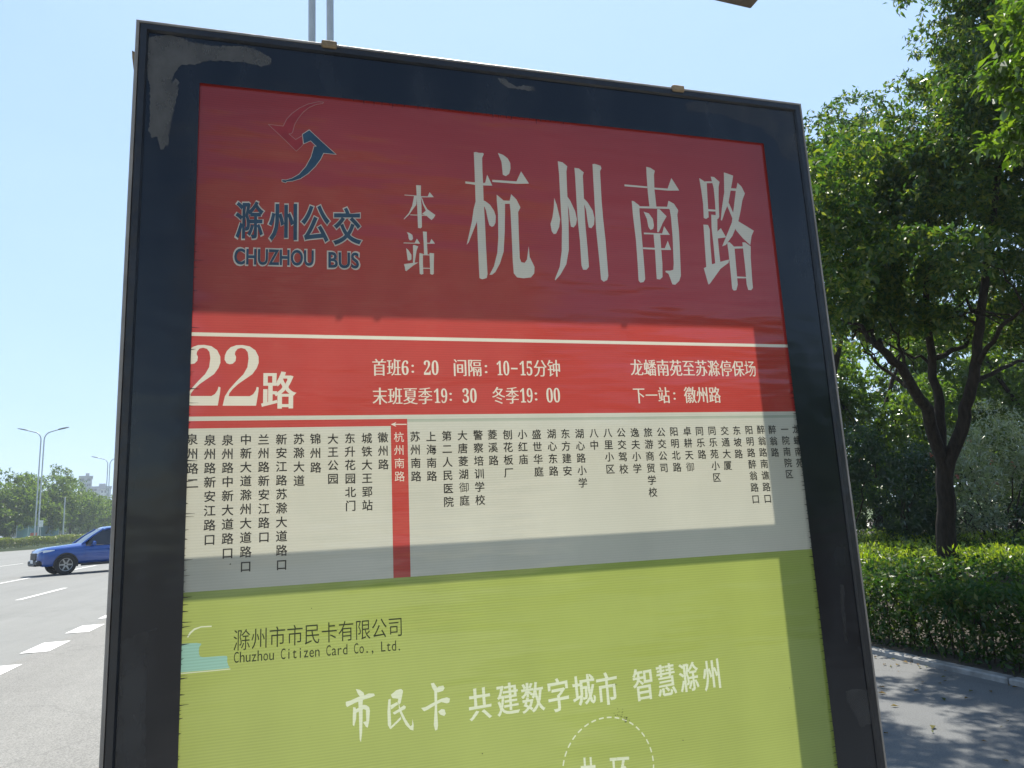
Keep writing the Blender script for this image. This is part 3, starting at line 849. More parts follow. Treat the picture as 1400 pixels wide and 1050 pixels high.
# specks of dirt
dp = []
def blob(px, py, r):
    u, v = S(px, py); n = 7
    return ([(u + r * rnd.uniform(0.4, 1.2) * math.cos(6.283 * i / n), v + r * rnd.uniform(0.4, 1.2) * math.sin(6.283 * i / n)) for i in range(n)], 1)
for _ in range(26): dp.append(blob(rnd.gauss(850, 5), rnd.gauss(978, 4), rnd.uniform(0.0004, 0.0011)))
for _ in range(10): dp.append(blob(rnd.gauss(857, 2), rnd.gauss(985, 3), rnd.uniform(0.0006, 0.0015)))
for _ in range(9): dp.append(blob(rnd.gauss(841, 2), rnd.gauss(935, 3), rnd.uniform(0.0004, 0.001)))
for px, py, r in ((826, 202, .0013), (314.5, 771.5, .0013), (426, 832, .001), (935, 1013, .0012), (660, 1031, .0012), (1081, 941, .0012)): dp.append(blob(px, py, r))
for _ in range(60): dp.append(blob(rnd.uniform(270, 1090), rnd.uniform(150, 1040), rnd.uniform(0.0002, 0.0005)))
prints('dirt_speck', dp, m_dirt, Y1 - 0.0006, poster)

# ================================================================== foliage
class Leaves:
    def __init__(self, seed): self.r = np.random.default_rng(seed); self.P = []; self.A = []; self.N = []; self.S = []
    def tufts(self, centres, radius, n, size, droop=0.35, spread=0.5):
        """whorls of leaves round twig ends"""
        r = self.r; C = np.repeat(np.asarray(centres, float), n, 0); m = len(C)
        d = r.normal(size=(m, 3)); d /= np.linalg.norm(d, axis=1)[:, None]
        p = C + d * (radius * r.uniform(0.15, 1, (m, 1)))
        a = d + r.normal(size=(m, 3)) * spread; a[:, 2] -= droop
        self._add(p, a, size)
    def cloud(self, pts, size, droop=0.2):
        r = self.r; m = len(pts); a = r.normal(size=(m, 3)); a[:, 2] -= droop
        self._add(np.asarray(pts, float), a, size)
    def _add(self, p, a, size):
        r = self.r; m = len(p)
        a = a / np.linalg.norm(a, axis=1)[:, None]
        n = r.normal(size=(m, 3)) * 0.55; n[:, 2] += 0.75
        n -= a * (n * a).sum(1)[:, None]; n /= np.linalg.norm(n, axis=1)[:, None] + 1e-9
        self.P.append(p); self.A.append(a); self.N.append(n); self.S.append(size * r.uniform(0.6, 1.25, m))
    def build(self, name, mat, parent=None, width=0.42):
        p = np.concatenate(self.P); a = np.concatenate(self.A); n = np.concatenate(self.N); s = np.concatenate(self.S)[:, None]
        w = np.cross(n, a); m = len(p)
        V = np.empty((m, 4, 3))
        V[:, 0] = p - a * s * 0.5
        V[:, 1] = p + w * s * width * 0.5 + n * s * 0.10 - a * s * 0.05
        V[:, 2] = p + a * s * 0.5 - n * s * 0.08
        V[:, 3] = p - w * s * width * 0.5 + n * s * 0.10 - a * s * 0.05
        me = bpy.data.meshes.new(name)
        me.vertices.add(m * 4); me.vertices.foreach_set('co', V.reshape(-1))
        me.loops.add(m * 4); me.loops.foreach_set('vertex_index', np.arange(m * 4))
        me.polygons.add(m); me.polygons.foreach_set('loop_start', np.arange(m) * 4); me.polygons.foreach_set('loop_total', np.full(m, 4))
        me.update(); me.validate()
        me.materials.append(mat)
        o = bpy.data.objects.new(name, me); col.objects.link(o)
        if parent: o.parent = parent
        return o

def blob_points(rg, blobs, per, shell=0.55):
    """twig ends in the outer part of ellipsoid blobs (cx,cy,cz,rx,ry,rz)"""
    out = []
    for (x, y, z, rx, ry, rz) in blobs:
        n = max(3, int(per * (rx * ry * rz) ** (2 / 3)))
        d = rg.normal(size=(n, 3)); d /= np.linalg.norm(d, axis=1)[:, None]
        rad = rg.uniform(shell ** 3, 1, (n, 1)) ** (1 / 3)
        out.append(np.array([x, y, z]) + d * rad * np.array([rx, ry, rz]))
    return np.concatenate(out)

def sub_blobs(rg, big, k, f):
    """break large ellipsoids into uneven clumps"""
    out = []
    for (x, y, z, rx, ry, rz) in big:
        for _ in range(k):
            d = rg.normal(size=3); d /= np.linalg.norm(d); q = rg.uniform(0.45, 0.95)
            s = f * rg.uniform(0.6, 1.35)
            out.append((x + d[0] * rx * q, y + d[1] * ry * q, z + d[2] * rz * q, rx * s, ry * s, rz * s * 0.8))
    return out

def limb(mb, pts, r0, r1, n=8, wob=0.03):
    """tapered wandering branch through points"""
    P = [Vector(p) for p in pts]; Q = []
    for i in range(len(P) - 1):
        for k in range(4):
            t = k / 4; Q.append(P[i].lerp(P[i + 1], t) + Vector((rnd.gauss(0, wob), rnd.gauss(0, wob), rnd.gauss(0, wob))) * (0 if i == 0 and k == 0 else 1))
    Q.append(P[-1])
    mb.tube(Q, [r0 + (r1 - r0) * i / (len(Q) - 1) for i in range(len(Q))], n)
    return Q

m_camphor = leaf_mat('broad_leaves', [(0.026, 0.066, 0.024), (0.038, 0.092, 0.028), (0.058, 0.118, 0.028), (0.095, 0.150, 0.030), (0.17, 0.195, 0.036)], 0.45, 0.05)
m_yleaf = leaf_mat('young_leaves', [(0.06, 0.13, 0.018), (0.09, 0.16, 0.02), (0.12, 0.18, 0.025)], 0.5, 0.07)
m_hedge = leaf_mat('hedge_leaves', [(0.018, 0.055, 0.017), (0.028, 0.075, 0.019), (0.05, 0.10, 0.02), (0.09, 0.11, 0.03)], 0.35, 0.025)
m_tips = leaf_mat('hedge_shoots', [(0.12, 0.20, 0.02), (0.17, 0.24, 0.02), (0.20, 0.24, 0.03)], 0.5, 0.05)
m_olea = leaf_mat('narrow_grey_leaves', [(0.20, 0.25, 0.17), (0.25, 0.29, 0.21), (0.11, 0.15, 0.09)], 0.45, 0.14)
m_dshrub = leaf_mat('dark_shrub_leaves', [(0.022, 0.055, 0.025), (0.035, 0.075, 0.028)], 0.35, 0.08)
m_far = leaf_mat('roadside_leaves', [(0.07, 0.125, 0.045), (0.10, 0.155, 0.045), (0.13, 0.18, 0.05)], 0.5, 0.02)
m_fhedge = leaf_mat('far_hedge_leaves', [(0.09, 0.14, 0.03), (0.13, 0.17, 0.035), (0.15, 0.15, 0.05)], 0.45, 0.05)
m_petal = leaf_mat('pink_petals', [(0.45, 0.12, 0.16), (0.5, 0.2, 0.22)], 0.4, 0.05)
m_bark = bark_mat('bark', (0.014, 0.011, 0.009), (0.048, 0.038, 0.030))
m_twig = bark_mat('twigs', (0.03, 0.025, 0.018), (0.07, 0.055, 0.04))

def tree(name, base, trunk, limbs, big, label, group, seed, per=34, leaf=0.085, k=9, f=0.42, n_leaf=12, mat=None, tuft=0.13, r0=0.15, twigs=True, droop=0.35):
    rg = np.random.default_rng(seed)
    t = tag(empty(name, base), label, 'tree', group)
    off = Vector(base)
    mb = MB(); limb(mb, [p - off for p in trunk], r0, r0 * 0.72, 12, 0.012); mb.build('trunk', m_bark, t)
    blobs = sub_blobs(rg, [(*(Vector(b[:3]) - off), *b[3:]) for b in big], k, f)
    ends = []
    for pts, ra, rb in limbs:
        lb = MB(); q = limb(lb, [p - off for p in pts], ra, rb, 8, 0.016)
        for _ in range(5 if twigs else 0):
            a = q[rnd.randrange(len(q) // 2, len(q))]
            bl = min(blobs, key=lambda z: (Vector(z[:3]) - a).length + rnd.uniform(0, 1.0))
            limb(lb, [a, (a + Vector(bl[:3])) / 2 + Vector((0, 0, 0.1)), Vector(bl[:3])], rb * 0.7, 0.008, 6, 0.03)
        lb.build('limb', m_bark, t)
    L_ = Leaves(seed); pts = blob_points(rg, blobs, per)
    L_.tufts(pts, tuft, n_leaf, leaf, droop)
    L_.build('crown', mat or m_camphor, t)
    return t

def P(px, py, d): return pix(px, py, d)
def B(px, py, d, rx, ry, rz):
    p = pix(px, py, d); return (p.x, p.y, p.z, rx, ry, rz)

# ---- street tree in the hedge bed on the right
base = gnd(1297, 815); D0 = 9.2
base = Vector((pix(1297, 770, D0).x, pix(1297, 770, D0).y, 0.0))
fork = P(1291, 640, D0)
tree('street_tree', base, [base, P(1297, 770, D0), P(1294, 700, D0), fork],
     [([fork - Vector((0, 0, .1)), P(1265, 560, D0 - .1), P(1232, 500, D0 - .3), P(1196, 470, D0 - .6)], 0.085, 0.04),
      ([fork - Vector((0, 0, .12)), P(1284, 570, D0 + .2), P(1276, 500, D0 + .4), P(1266, 420, D0 + .3), P(1270, 300, D0 + .2)], 0.075, 0.03),
      ([fork - Vector((0, 0, .1)), P(1318, 570, D0 - .1), P(1334, 520, D0 - .2), P(1338, 450, D0 - .2), P(1352, 330, D0), P(1372, 200, D0)], 0.088, 0.032),
      ([P(1262, 545, D0), P(1215, 510, D0 + .5), P(1180, 480, D0 + .8)], 0.032, 0.014),
      ([P(1336, 500, D0 - .2), P(1370, 450, D0 - .6), P(1400, 420, D0 - 1)], 0.036, 0.014),
      ([P(1330, 525, D0), P(1380, 498, D0 + .5), P(1440, 490, D0 + 1)], 0.032, 0.014),
      ([P(1276, 490, D0 + .4), P(1320, 470, D0 + 1), P(1345, 400, D0 + 1.6)], 0.04, 0.015)],
     [B(1330, 90, D0, .85, 1.0, .9), B(1350, 10, D0, .7, .9, .6), B(1300, 160, D0 + .2, .75, .9, .6), B(1400, 90, D0 + .4, 1., 1., .8), B(1335, -50, D0, .7, .9, .7), B(1385, -10, D0 + .2, .9, .9, .7), B(1375, 120, D0 + .5, .8, .9, .8), B(1400, -60, D0 + .3, 1.2, 1.2, 1.0), B(1415, 160, D0 - .3, 1.2, 1.2, .9), B(1270, 200, D0, .7, 1.0, .6),
      B(1235, 270, D0 + .2, .75, 1.0, .7), B(1320, 270, D0 - .2, .95, 1.1, .7), B(1420, 300, D0, 1.1, 1.2, .7), B(1170, 340, D0 + .3, .6, .9, .65),
      B(1240, 380, D0 - .2, .7, .9, .5), B(1330, 370, D0 + .6, .8, .9, .5), B(1440, 400, D0 + .5, .9, 1., .5), B(1150, 430, D0 + .2, .45, .8, .4),
      B(1140, 250, 8.2, .75, .9, .6), B(1050, 300, 8.0, .9, 1., .7), B(980, 330, 7.6, .8, .9, .7), B(1120, 400, 8.2, .6, .9, .5), B(1280, 330, D0 - .8, .9, .9, .6), B(1380, 240, D0 + .6, 1., 1., .8),
      B(1250, 235, 10.6, .9, .9, .7), B(1335, 200, 10.9, 1., .9, .8), B(1195, 300, 10.3, .9, .9, .7), B(1410, 250, 10.5, 1., .9, .8), B(1310, 130, 11.2, .9, .9, .6), B(1480, 180, 10.4, 1.1, 1., .9), B(1145, 340, 9.7, .8, .9, .6), B(1120, 250, 10.2, .9, .9, .7), B(1075, 360, 9.4, .9, .9, .6), B(1190, 440, D0 + .2, .6, .8, .35), B(1255, 440, D0 + .3, .6, .8, .32), B(1320, 430, D0 + .9, .7, .9, .35), B(1385, 440, D0 + .4, .6, .8, .35)],
     'broad leaved street tree with a forked dark trunk rising from the hedge bed', 'street trees on the right', 11, per=330, r0=0.135)
# ---- second crown, further along the bed, its trunk behind the sign
D1 = 18.0
b1 = Vector((P(1130, 740, D1).x, P(1130, 740, D1).y, 0))
tree('street_tree', b1, [b1, P(1130, 690, D1), P(1126, 560, D1)],
     [([P(1126, 570, D1), P(1150, 460, D1), P(1180, 330, D1)], 0.11, 0.04), ([P(1126, 570, D1), P(1100, 450, D1), P(1080, 320, D1)], 0.11, 0.04), ([P(1126, 570, D1), P(1130, 420, D1 + .4), P(1135, 250, D1)], 0.1, 0.03)],
     [B(1125, 215, D1, 1.24, 1.74, 0.99), B(1190, 225, D1, 1.12, 1.61, 1.12), B(1235, 260, D1 + .4, 0.99, 1.49, 1.24), B(1090, 290, D1, 1.36, 1.74, 1.24), B(1160, 330, D1 - .4, 1.49, 1.74, 1.12), B(1230, 360, D1, 1.24, 1.61, 1.12), B(1110, 400, D1, 1.24, 1.61, 0.87), B(1190, 420, D1, 1.12, 1.61, 0.74), B(1050, 260, D1, 1.12, 1.49, 1.12)],
     'broad leaved street tree half hidden behind the right edge of the sign', 'street trees on the right', 12, per=200, leaf=0.115, r0=0.16)
# ---- nearer tree just outside the frame, one leafy bough hanging in
D2 = 5.6
b2 = Vector((P(1630, 900, 6.2).x, P(1630, 900, 6.2).y, 0))
tree('street_tree', b2, [b2, b2 + Vector((0, 0, 1.4)), b2 + Vector((-.05, 0, 2.6))],
     [([b2 + Vector((-.05, 0, 2.5)), P(1540, 330, D2 + .3), P(1470, 190, D2)], 0.09, 0.03), ([b2 + Vector((-.05, 0, 2.5)), P(1600, 200, D2 + .4), P(1600, 0, D2)], 0.1, 0.04)],
     [B(1420, 60, D2, .34, .4, .22), B(1395, 125, D2, .24, .3, .16), B(1372, 95, D2 + .2, .16, .2, .10), B(1380, 195, D2 + .1, .17, .2, .12), B(1400, 30, D2, .25, .3, .16), B(1425, 190, D2, .28, .3, .2), B(1500, 120, D2, .5, .6, .5), B(1600, 60, D2, .9, .9, .9), B(1480, -60, D2, .6, .8, .6), B(1560, -250, D2, 1.0, 1.1, .9), B(1380, -220, D2 + .3, .8, .9, .5)],
     'nearest street tree, only a bough of large bright leaves hanging in at the right edge', 'street trees on the right', 13, per=170, leaf=0.095, k=7, f=0.45, r0=0.13, mat=m_yleaf)

# ---- clipped hedge bed, its sunlit shoots, shrubs and the trees behind
rg = np.random.default_rng(5)
def bed_points(n, t0, t1, s0, s1, z0, z1, rg):
    q = rg.uniform(size=(n, 3)); t = t0 + (t1 - t0) * q[:, 0]; s = s0 + (s1 - s0) * q[:, 1] ** 1.6; z = z0 + (z1 - z0) * q[:, 2]
    return np.array([CD.x, CD.y, 0]) * t[:, None] + np.array([SD.x, SD.y, 0]) * s[:, None] + np.array([0, 0, 1.0]) * z[:, None]
def undul(p): return 0.05 * np.sin(p[:, 0] * 1.7 + p[:, 1] * .6) + 0.04 * np.sin(p[:, 1] * 2.3)
hg = Leaves(21)
f_ = bed_points(52000, 5.68, 6.1, 0.5, 16, 0.06, 0.72, rg); f_ = f_[rg.uniform(size=len(f_)) < 0.5 + 0.5 * (f_[:, 2] / 0.72)]
tp = bed_points(70000, 5.8, 13, 0.5, 16, 0.58, 0.74, rg); tp[:, 2] += undul(tp)
cl = bed_points(900, 5.60, 6.3, 0.5, 16, 0.25, 0.80, rg); hg.tufts(cl, 0.10, 11, 0.075, -.3, .4); hg.cloud(f_, 0.062); hg.cloud(tp, 0.068, -0.2)
bed = tag(empty('hedge', rt(5.75, 6, 0)), 'low clipped dark green hedge bed along the cycle lane kerb, round the forked tree', 'hedge')
o = hg.build('foliage', m_hedge, bed); o.matrix_parent_inverse = Matrix.Translation(-bed.location)
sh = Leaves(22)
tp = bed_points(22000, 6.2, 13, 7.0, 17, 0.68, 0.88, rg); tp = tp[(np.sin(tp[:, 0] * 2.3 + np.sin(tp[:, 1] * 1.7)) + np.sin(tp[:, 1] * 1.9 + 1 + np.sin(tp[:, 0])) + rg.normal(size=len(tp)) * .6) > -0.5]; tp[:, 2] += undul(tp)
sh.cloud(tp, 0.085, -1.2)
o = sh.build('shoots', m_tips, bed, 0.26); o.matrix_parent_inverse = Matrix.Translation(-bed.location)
st = MB()
for _ in range(260):
    t, s = 5.78 + rnd.random() * 0.5, 0.6 + 13 * rnd.random() ** 1.5; p = rt(t, s, 0.03)
    st.tube([p, p + Vector((rnd.uniform(-.06, .06), rnd.uniform(-.06, .06), .3)), p + Vector((rnd.uniform(-.15, .15), rnd.uniform(-.15, .15), .6))], [.008, .006, .004], 4, False)
o = st.build('stem', m_twig, bed); o.matrix_parent_inverse = Matrix.Translation(-bed.location)

def shrub(label, spec, seed, mat, leaf, per, width, petals=0, group='shrubs behind the hedge bed'):
    rg = np.random.default_rng(seed)
    c = Vector(spec[0][:3]); base = Vector((c.x, c.y, 0.03))
    s = tag(empty('shrub', base), label, 'shrub', group)
    blobs = sub_blobs(rg, [(*(Vector(b[:3]) - base), *b[3:]) for b in spec], 8, 0.45)
    lv = Leaves(seed); lv.tufts(blob_points(rg, blobs, per), 0.16, 9, leaf, -0.1); lv.build('foliage', mat, s, width)
    mb = MB()
    for b in blobs[::3]:
        e = Vector(b[:3]); limb(mb, [Vector((rnd.uniform(-.3, .3), rnd.uniform(-.3, .3), 0)), e * 0.5 + Vector((0, 0, .2)), e], 0.025, 0.008, 5, 0.03)
    mb.build('stem', m_twig, s)
    if petals:
        pl = Leaves(seed + 1); pp = blob_points(rg, blobs, 1.2, 0.95); pl.tufts(pp[:petals], 0.05, 9, 0.05); pl.build('flower', m_petal, s, 0.9)
    return s
shrub('silvery grey leaved flowering shrub in the sun, right of the forked trunk', [B(1350, 640, 13.0, .75, .7, .95), B(1395, 620, 13.4, .8, .7, 1.1), B(1330, 710, 12.8, .5, .6, .5)], 31, m_olea, 0.10, 420, 0.22, 14)
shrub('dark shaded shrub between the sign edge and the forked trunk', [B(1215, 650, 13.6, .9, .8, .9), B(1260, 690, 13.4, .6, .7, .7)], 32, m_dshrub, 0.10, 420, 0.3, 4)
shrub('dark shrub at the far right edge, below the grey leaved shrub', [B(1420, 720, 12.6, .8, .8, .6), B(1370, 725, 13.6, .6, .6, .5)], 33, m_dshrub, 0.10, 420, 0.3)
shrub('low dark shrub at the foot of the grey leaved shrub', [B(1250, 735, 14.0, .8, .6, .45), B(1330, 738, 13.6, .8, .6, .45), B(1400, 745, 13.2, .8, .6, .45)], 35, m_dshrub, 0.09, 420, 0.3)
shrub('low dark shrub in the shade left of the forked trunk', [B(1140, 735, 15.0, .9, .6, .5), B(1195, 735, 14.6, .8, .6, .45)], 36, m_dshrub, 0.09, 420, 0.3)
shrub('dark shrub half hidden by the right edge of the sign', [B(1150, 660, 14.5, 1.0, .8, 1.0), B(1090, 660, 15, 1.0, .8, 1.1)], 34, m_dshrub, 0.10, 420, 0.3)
bt = [(1175, 520, 21, 'sunlit yellow green tree behind the dark shrubs, beside the sign edge'), (1290, 500, 24, 'yellow green tree seen through the fork of the dark trunk'),
      (1400, 500, 22, 'yellow green tree behind the silvery shrub at the right edge'), (1350, 415, 26, 'tallest yellow green tree, its top filling the gap above the fork'), (1080, 480, 25, 'pale green tree wholly behind the sign, above the shrubs')]
for i, (px, py, d, lab) in enumerate(bt):
    q = P(px, py, d); b_ = Vector((q.x, q.y, 0.03)); zc = q.z
    tree('garden_tree', b_, [b_, Vector((q.x, q.y, zc * .35)), Vector((q.x + .1, q.y, zc * .7))],
         [([Vector((q.x + .1, q.y, zc * .6)), Vector((q.x + 1, q.y, zc)), Vector((q.x + 1.4, q.y, zc + 1))], .08, .03), ([Vector((q.x + .1, q.y, zc * .6)), Vector((q.x - 1, q.y, zc)), Vector((q.x - 1.4, q.y, zc + .8))], .08, .03)],
         [(q.x, q.y, zc, 1.9, 1.6, 1.8), (q.x - 1.3, q.y, zc - 1.3, 1.5, 1.3, 1.3), (q.x + 1.4, q.y, zc - 1.2, 1.5, 1.3, 1.3), (q.x + .2, q.y, zc - 2.4, 2.0, 1.3, 1.0), (q.x - 1, q.y, max(.9, zc - 3.6), 1.6, 1.2, .9), (q.x + 1.2, q.y, max(.9, zc - 3.6), 1.6, 1.2, .9)], lab, 'garden trees beyond the bed', 50 + i, per=190, leaf=0.16, n_leaf=9, mat=m_yleaf, r0=0.13)

# ================================================================== far side of the road on the left
def flow_tree(px, ptop, d, w, label, i, mat=None):
    top = P(px, ptop, d); H = top.z; b_ = Vector((top.x, top.y, 0.1))
    t = tag(empty('roadside_tree', b_), label, 'tree', 'trees across the road')
    mb = MB(); limb(mb, [Vector((0, 0, 0)), Vector((.1, 0, H * .3)), Vector((-.1, 0, H * .6))], 0.22, 0.12, 8, .05)
    mb.build('trunk', m_bark, t)
    rg = np.random.default_rng(80 + i)
    big = [(0, 0, H * .72, w * .7, w * .7, H * .24), (-w * .55, 0, H * .5, w * .6, w * .6, H * .22), (w * .55, .3, H * .5, w * .6, w * .6, H * .22), (0, -.8, H * .30, w * .9, w * .6, H * .18)]
    lv = Leaves(80 + i); lv.tufts(blob_points(rg, sub_blobs(rg, big, 14, .42), 9), 0.55, 9, 0.5, 0.3); lv.build('crown', mat or m_far, t, .5)
FT = [(-25, 640, 128, 7.4, 'bushy green tree at the far left edge, across the road'), (14, 634, 132, 6.4, 'tall dense tree left of the nearer twin lamp'), (42, 640, 140, 6.2, 'round green tree just left of the nearer twin lamp post'),
      (72, 629, 146, 6.0, 'tallest green tree, just right of the nearer twin lamp'), (100, 645, 160, 5.8, 'green tree whose top stands before the grey tower'), (122, 668, 168, 5.6, 'lower light green tree beneath the grey tower'), (146, 675, 176, 6.2, 'light green tree beside the left edge of the sign'), (175, 665, 186, 8.0, 'green tree hidden behind the left edge of the sign')]
for i, a in enumerate(FT): flow_tree(*a[:4], a[4], i)

# long clipped hedge on the raised far verge
H0, H1 = P(-60, 756, 97), P(262, 729.6, 178)
dirv = H1 - H0; Ln = dirv.length; dirv.normalize(); nrm = Vector((-dirv.y, dirv.x, 0)).normalized()
mb = MB(); up_ = Vector((0, 0, 1)); q0 = H0 - dirv * 80; q1 = H1 + dirv * 60
fl = lambda p: Vector((p.x, p.y, -.05))
mb.face([fl(q0 - nrm * .25), fl(q1 - nrm * .25), q1, q0]); mb.face([q0, q1, q1 + nrm * 300, q0 + nrm * 300]); tag(mb.build('verge', m_grassland), kind='structure')
hp = Leaves(60); N = 34000; q = rg.uniform(size=(N, 3)); q[:, 0] = q[:, 0] ** 1.4
pts_ = np.array(H0)[None] + np.outer(q[:, 0] * Ln, np.array(dirv)) + np.outer(.3 + q[:, 1] * 1.5, np.array(nrm))
pts_[:, 2] += (1.45 + 0.10 * np.sin(q[:, 0] * 60) + .1 * np.sin(q[:, 0] * 143)) * q[:, 2] ** .6
hp.cloud(pts_, 0.26, -.3)
fh = tag(empty('hedge', H0), 'long low clipped hedge along the far side of the road', 'hedge')
o = hp.build('foliage', m_fhedge, fh, .5); o.matrix_parent_inverse = Matrix.Translation(-H0)

m_pole = pmat('galvanised_steel', (0.50, 0.54, 0.56), 0.5, 0.2, 0.12, 3)
m_lamp = pmat('lamp_head_grey', (0.16, 0.17, 0.18), 0.4, 0.3, 0.15, 3)
m_lens = pmat('lamp_glass', (0.6, 0.62, 0.62), 0.15)
def twin_lamp(px, ptop, d, gap, span, label, rz):
    """two slim posts that part at the top into two arms with flat heads"""
    top = P(px, ptop, d); H = top.z
    t = tag(empty('street_lamp', (top.x, top.y, 0.0), rz), label, 'street lamp', 'twin post street lamps')
    for sg in (-1, 1):
        x0 = sg * gap / 2
        pts = [Vector((x0, 0, 0)), Vector((x0, 0, H * .5)), Vector((x0, 0, H - span * .55))]
        for k in range(1, 9):
            a = k / 8 * R(78); r_ = span * .26
            pts.append(Vector((x0 + sg * r_ * (1 - math.cos(a)) * 1.0, 0, H - span * .55 + r_ * math.sin(a) * 1.25)))
        e = pts[-1] + Vector((sg * span * .28, 0, span * .08)); pts.append(e)
        mb = MB(); mb.tube(pts, [gap * .21] * 3 + [gap * .19] * 9, 8); mb.build('post', m_pole, t)
        hd = MB(); hl = span * .42; dx = Vector((sg * .96, 0, .22)); wv = Vector((0, 1, 0)); up = Vector((-sg * .22, 0, .96))
        rows = []
        for f, w_, h_ in ((0, .06, .045), (.12, .12, .07), (.5, .16, .075), (.85, .14, .05), (1, .05, .02)):
            c = e + dx * hl * f; w_ *= span * .45; h_ *= span * .45
            rows.append([c + wv * w_ + up * 0, c + wv * w_ * .6 + up * h_, c - wv * w_ * .6 + up * h_, c - wv * w_, c - wv * w_ * .7 - up * h_ * .4, c + wv * w_ * .7 - up * h_ * .4])
        hd.grid(rows, True, True); hd.face(rows[0][::-1]); hd.face(rows[-1])
        h = hd.build('lamp_head', m_lamp, t)
        ln = MB(); c = e + dx * hl * .55 - up * span * .45 * .075 * .52
        s_ = span * .45
        ln.face([c - dx * hl * .28 + wv * .08 * s_, c + dx * hl * .28 + wv * .07 * s_, c + dx * hl * .28 - wv * .07 * s_, c - dx * hl * .28 - wv * .08 * s_]); ln.build('lens', m_lens, h)
    mb = MB(); mb.box((0, 0, .2), (gap * 2.2, gap * 1.2, .4), 0, .03); mb.build('base', m_pole, t)
    return t
twin_lamp(59.5, 583, 124, .5, 4.3, 'nearer of the two far twin post street lamps, rising left of the tallest tree', .15)
twin_lamp(149.5, 622, 200, .55, 4.9, 'far twin post street lamp half hidden by the left edge of the sign', .15)

# twin posts rising behind the sign; the cross arm they carry ends at the top of the frame
D3 = 7.2
pa, pb = P(427, 40, D3), P(451, 40, D3)
mid = (pa + pb) / 2; gp = (pb - pa).length
tip = P(1038, 7, 1)
m_arm = pmat('brown_arm_paint', (0.16, 0.12, 0.09), 0.6, var=.25, scale=12)
mast = tag(empty('mast', (mid.x, mid.y, 0.0), SYAW), 'pair of slim grey posts behind the top of the sign carrying a brown box arm', 'mast')
# height at which the arm's lower edge meets the photo's ray, in the vertical plane of the posts
dd = (tip - Vector((0, 0, CAM_H))); kk = (mid - Vector((0, 0, CAM_H))).dot(UN) / dd.dot(UN)
tp_ = Vector((0, 0, CAM_H)) + kk * dd
la = (tp_ - mid).dot(UX); zt = tp_.z
for sg in (-1, 1):
    mb = MB(); mb.tube([(sg * gp / 2, 0, 0), (sg * gp / 2, 0, zt + 1.6)], .036, 12); mb.build('post', m_pole, mast)
mb = MB(); mb.box((0, 0, 0), (la + .3, .16, .16), 0, .012); arm = mb.build('arm', m_arm, mast)
arm.location = (la / 2 - .15, .07, zt + .145 + .032 * la); arm.rotation_euler = (0, .064, 0)
for z in (1.0, 2.2, zt + .09):
    mb = MB(); mb.box((0, -.0, z), (gp + .10, .09, .05), 0, .008); mb.build('clamp', m_pole, mast)

# wood that closes the view behind the single trees, left and right
wl = Leaves(70); rg = np.random.default_rng(70)
wb = [B(x, 705 - 6 * math.sin(x * .07), 250 + (x + 60) * .5, 9, 6, 6.5) for x in range(-60, 260, 16)] + [B(x, 722, 235 + (x + 60) * .5, 9, 6, 4) for x in range(-60, 260, 16)]
wl.tufts(blob_points(rg, sub_blobs(rg, wb, 8, .45), 5), 0.9, 9, 0.85, .3); tag(wl.build('woodland', m_far, None, .55), 'hazy mass of trees behind the roadside trees at the left', 'woodland', kind='stuff')
wr = Leaves(71)
wb = [B(x, y, d, 2.3, 1.6, 1.9) for x, y, d in ((1060, 560, 30), (1140, 590, 29), (1215, 560, 31), (1290, 600, 29), (1365, 570, 31), (1440, 600, 30), (1520, 580, 31), (1100, 650, 28), (1180, 655, 28), (1255, 660, 28), (1330, 655, 28), (1405, 660, 28), (1480, 660, 28))]
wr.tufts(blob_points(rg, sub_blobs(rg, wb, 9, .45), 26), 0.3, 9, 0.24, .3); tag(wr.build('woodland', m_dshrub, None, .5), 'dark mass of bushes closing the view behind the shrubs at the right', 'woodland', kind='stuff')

# single slim post, notice, red banner, teal fence, distant buildings
sp = P(89, 680, 136)
o = tag(empty('post', (sp.x, sp.y, 0)), 'slim single grey post standing in front of the trees, right of the nearer twin lamp', 'post')
mb = MB(); mb.tube([(0, 0, 0), (0, 0, sp.z)], [.14, .10], 8); mb.build('shaft', m_pole, o)
mb = MB(); mb.box((0, 0, .25), (.36, .36, .5), 0, .03); mb.build('base', m_lamp, o)
m_white = pmat('white_sheet', (.72, .75, .76), .5)
m_rsheet = pmat('red_cloth', (.55, .14, .10), .7)
m_teal2 = pmat('teal_fence', (.05, .15, .16), .6, var=.2, scale=.6)
ns = P(56, 716, 123)
o = tag(empty('notice_board', (ns.x, ns.y, 0)), 'small white notice plate beside the foot of the nearer twin lamp', 'notice board')
mb = MB(); mb.box((0, -.05, ns.z), (.8, .05, 1.1), 0, .01); mb.build('plate', m_white, o)
mb = MB(); mb.tube([(0, 0, 0), (0, 0, ns.z + .4)], .04, 8); mb.build('post', m_pole, o)
rb = P(46, 730.5, 124)
o = tag(empty('banner', (rb.x, rb.y, 0)), 'small faded red banner in front of the teal fence', 'banner')
mb = MB()
mb.grid([[(x, .04 * math.sin(x * 6), rb.z + z) for x in (-.6, -.3, 0, .3, .6)] for z in (-.25, 0, .25)], False); mb.build('cloth', m_rsheet, o)
mb = MB()
for x in (-.6, .6): mb.tube([(x, 0, 0), (x, 0, rb.z + .35)], .03, 6)
mb.build('post', m_pole, o)
f0, f1 = P(22, 738, 127), P(80, 735, 142)
o = tag(empty('fence', (f0.x, f0.y, 0)), 'teal sheet fence behind the far hedge, under the trees', 'fence')
dv = Vector((f1.x - f0.x, f1.y - f0.y, 0)); an = math.atan2(dv.y, dv.x)
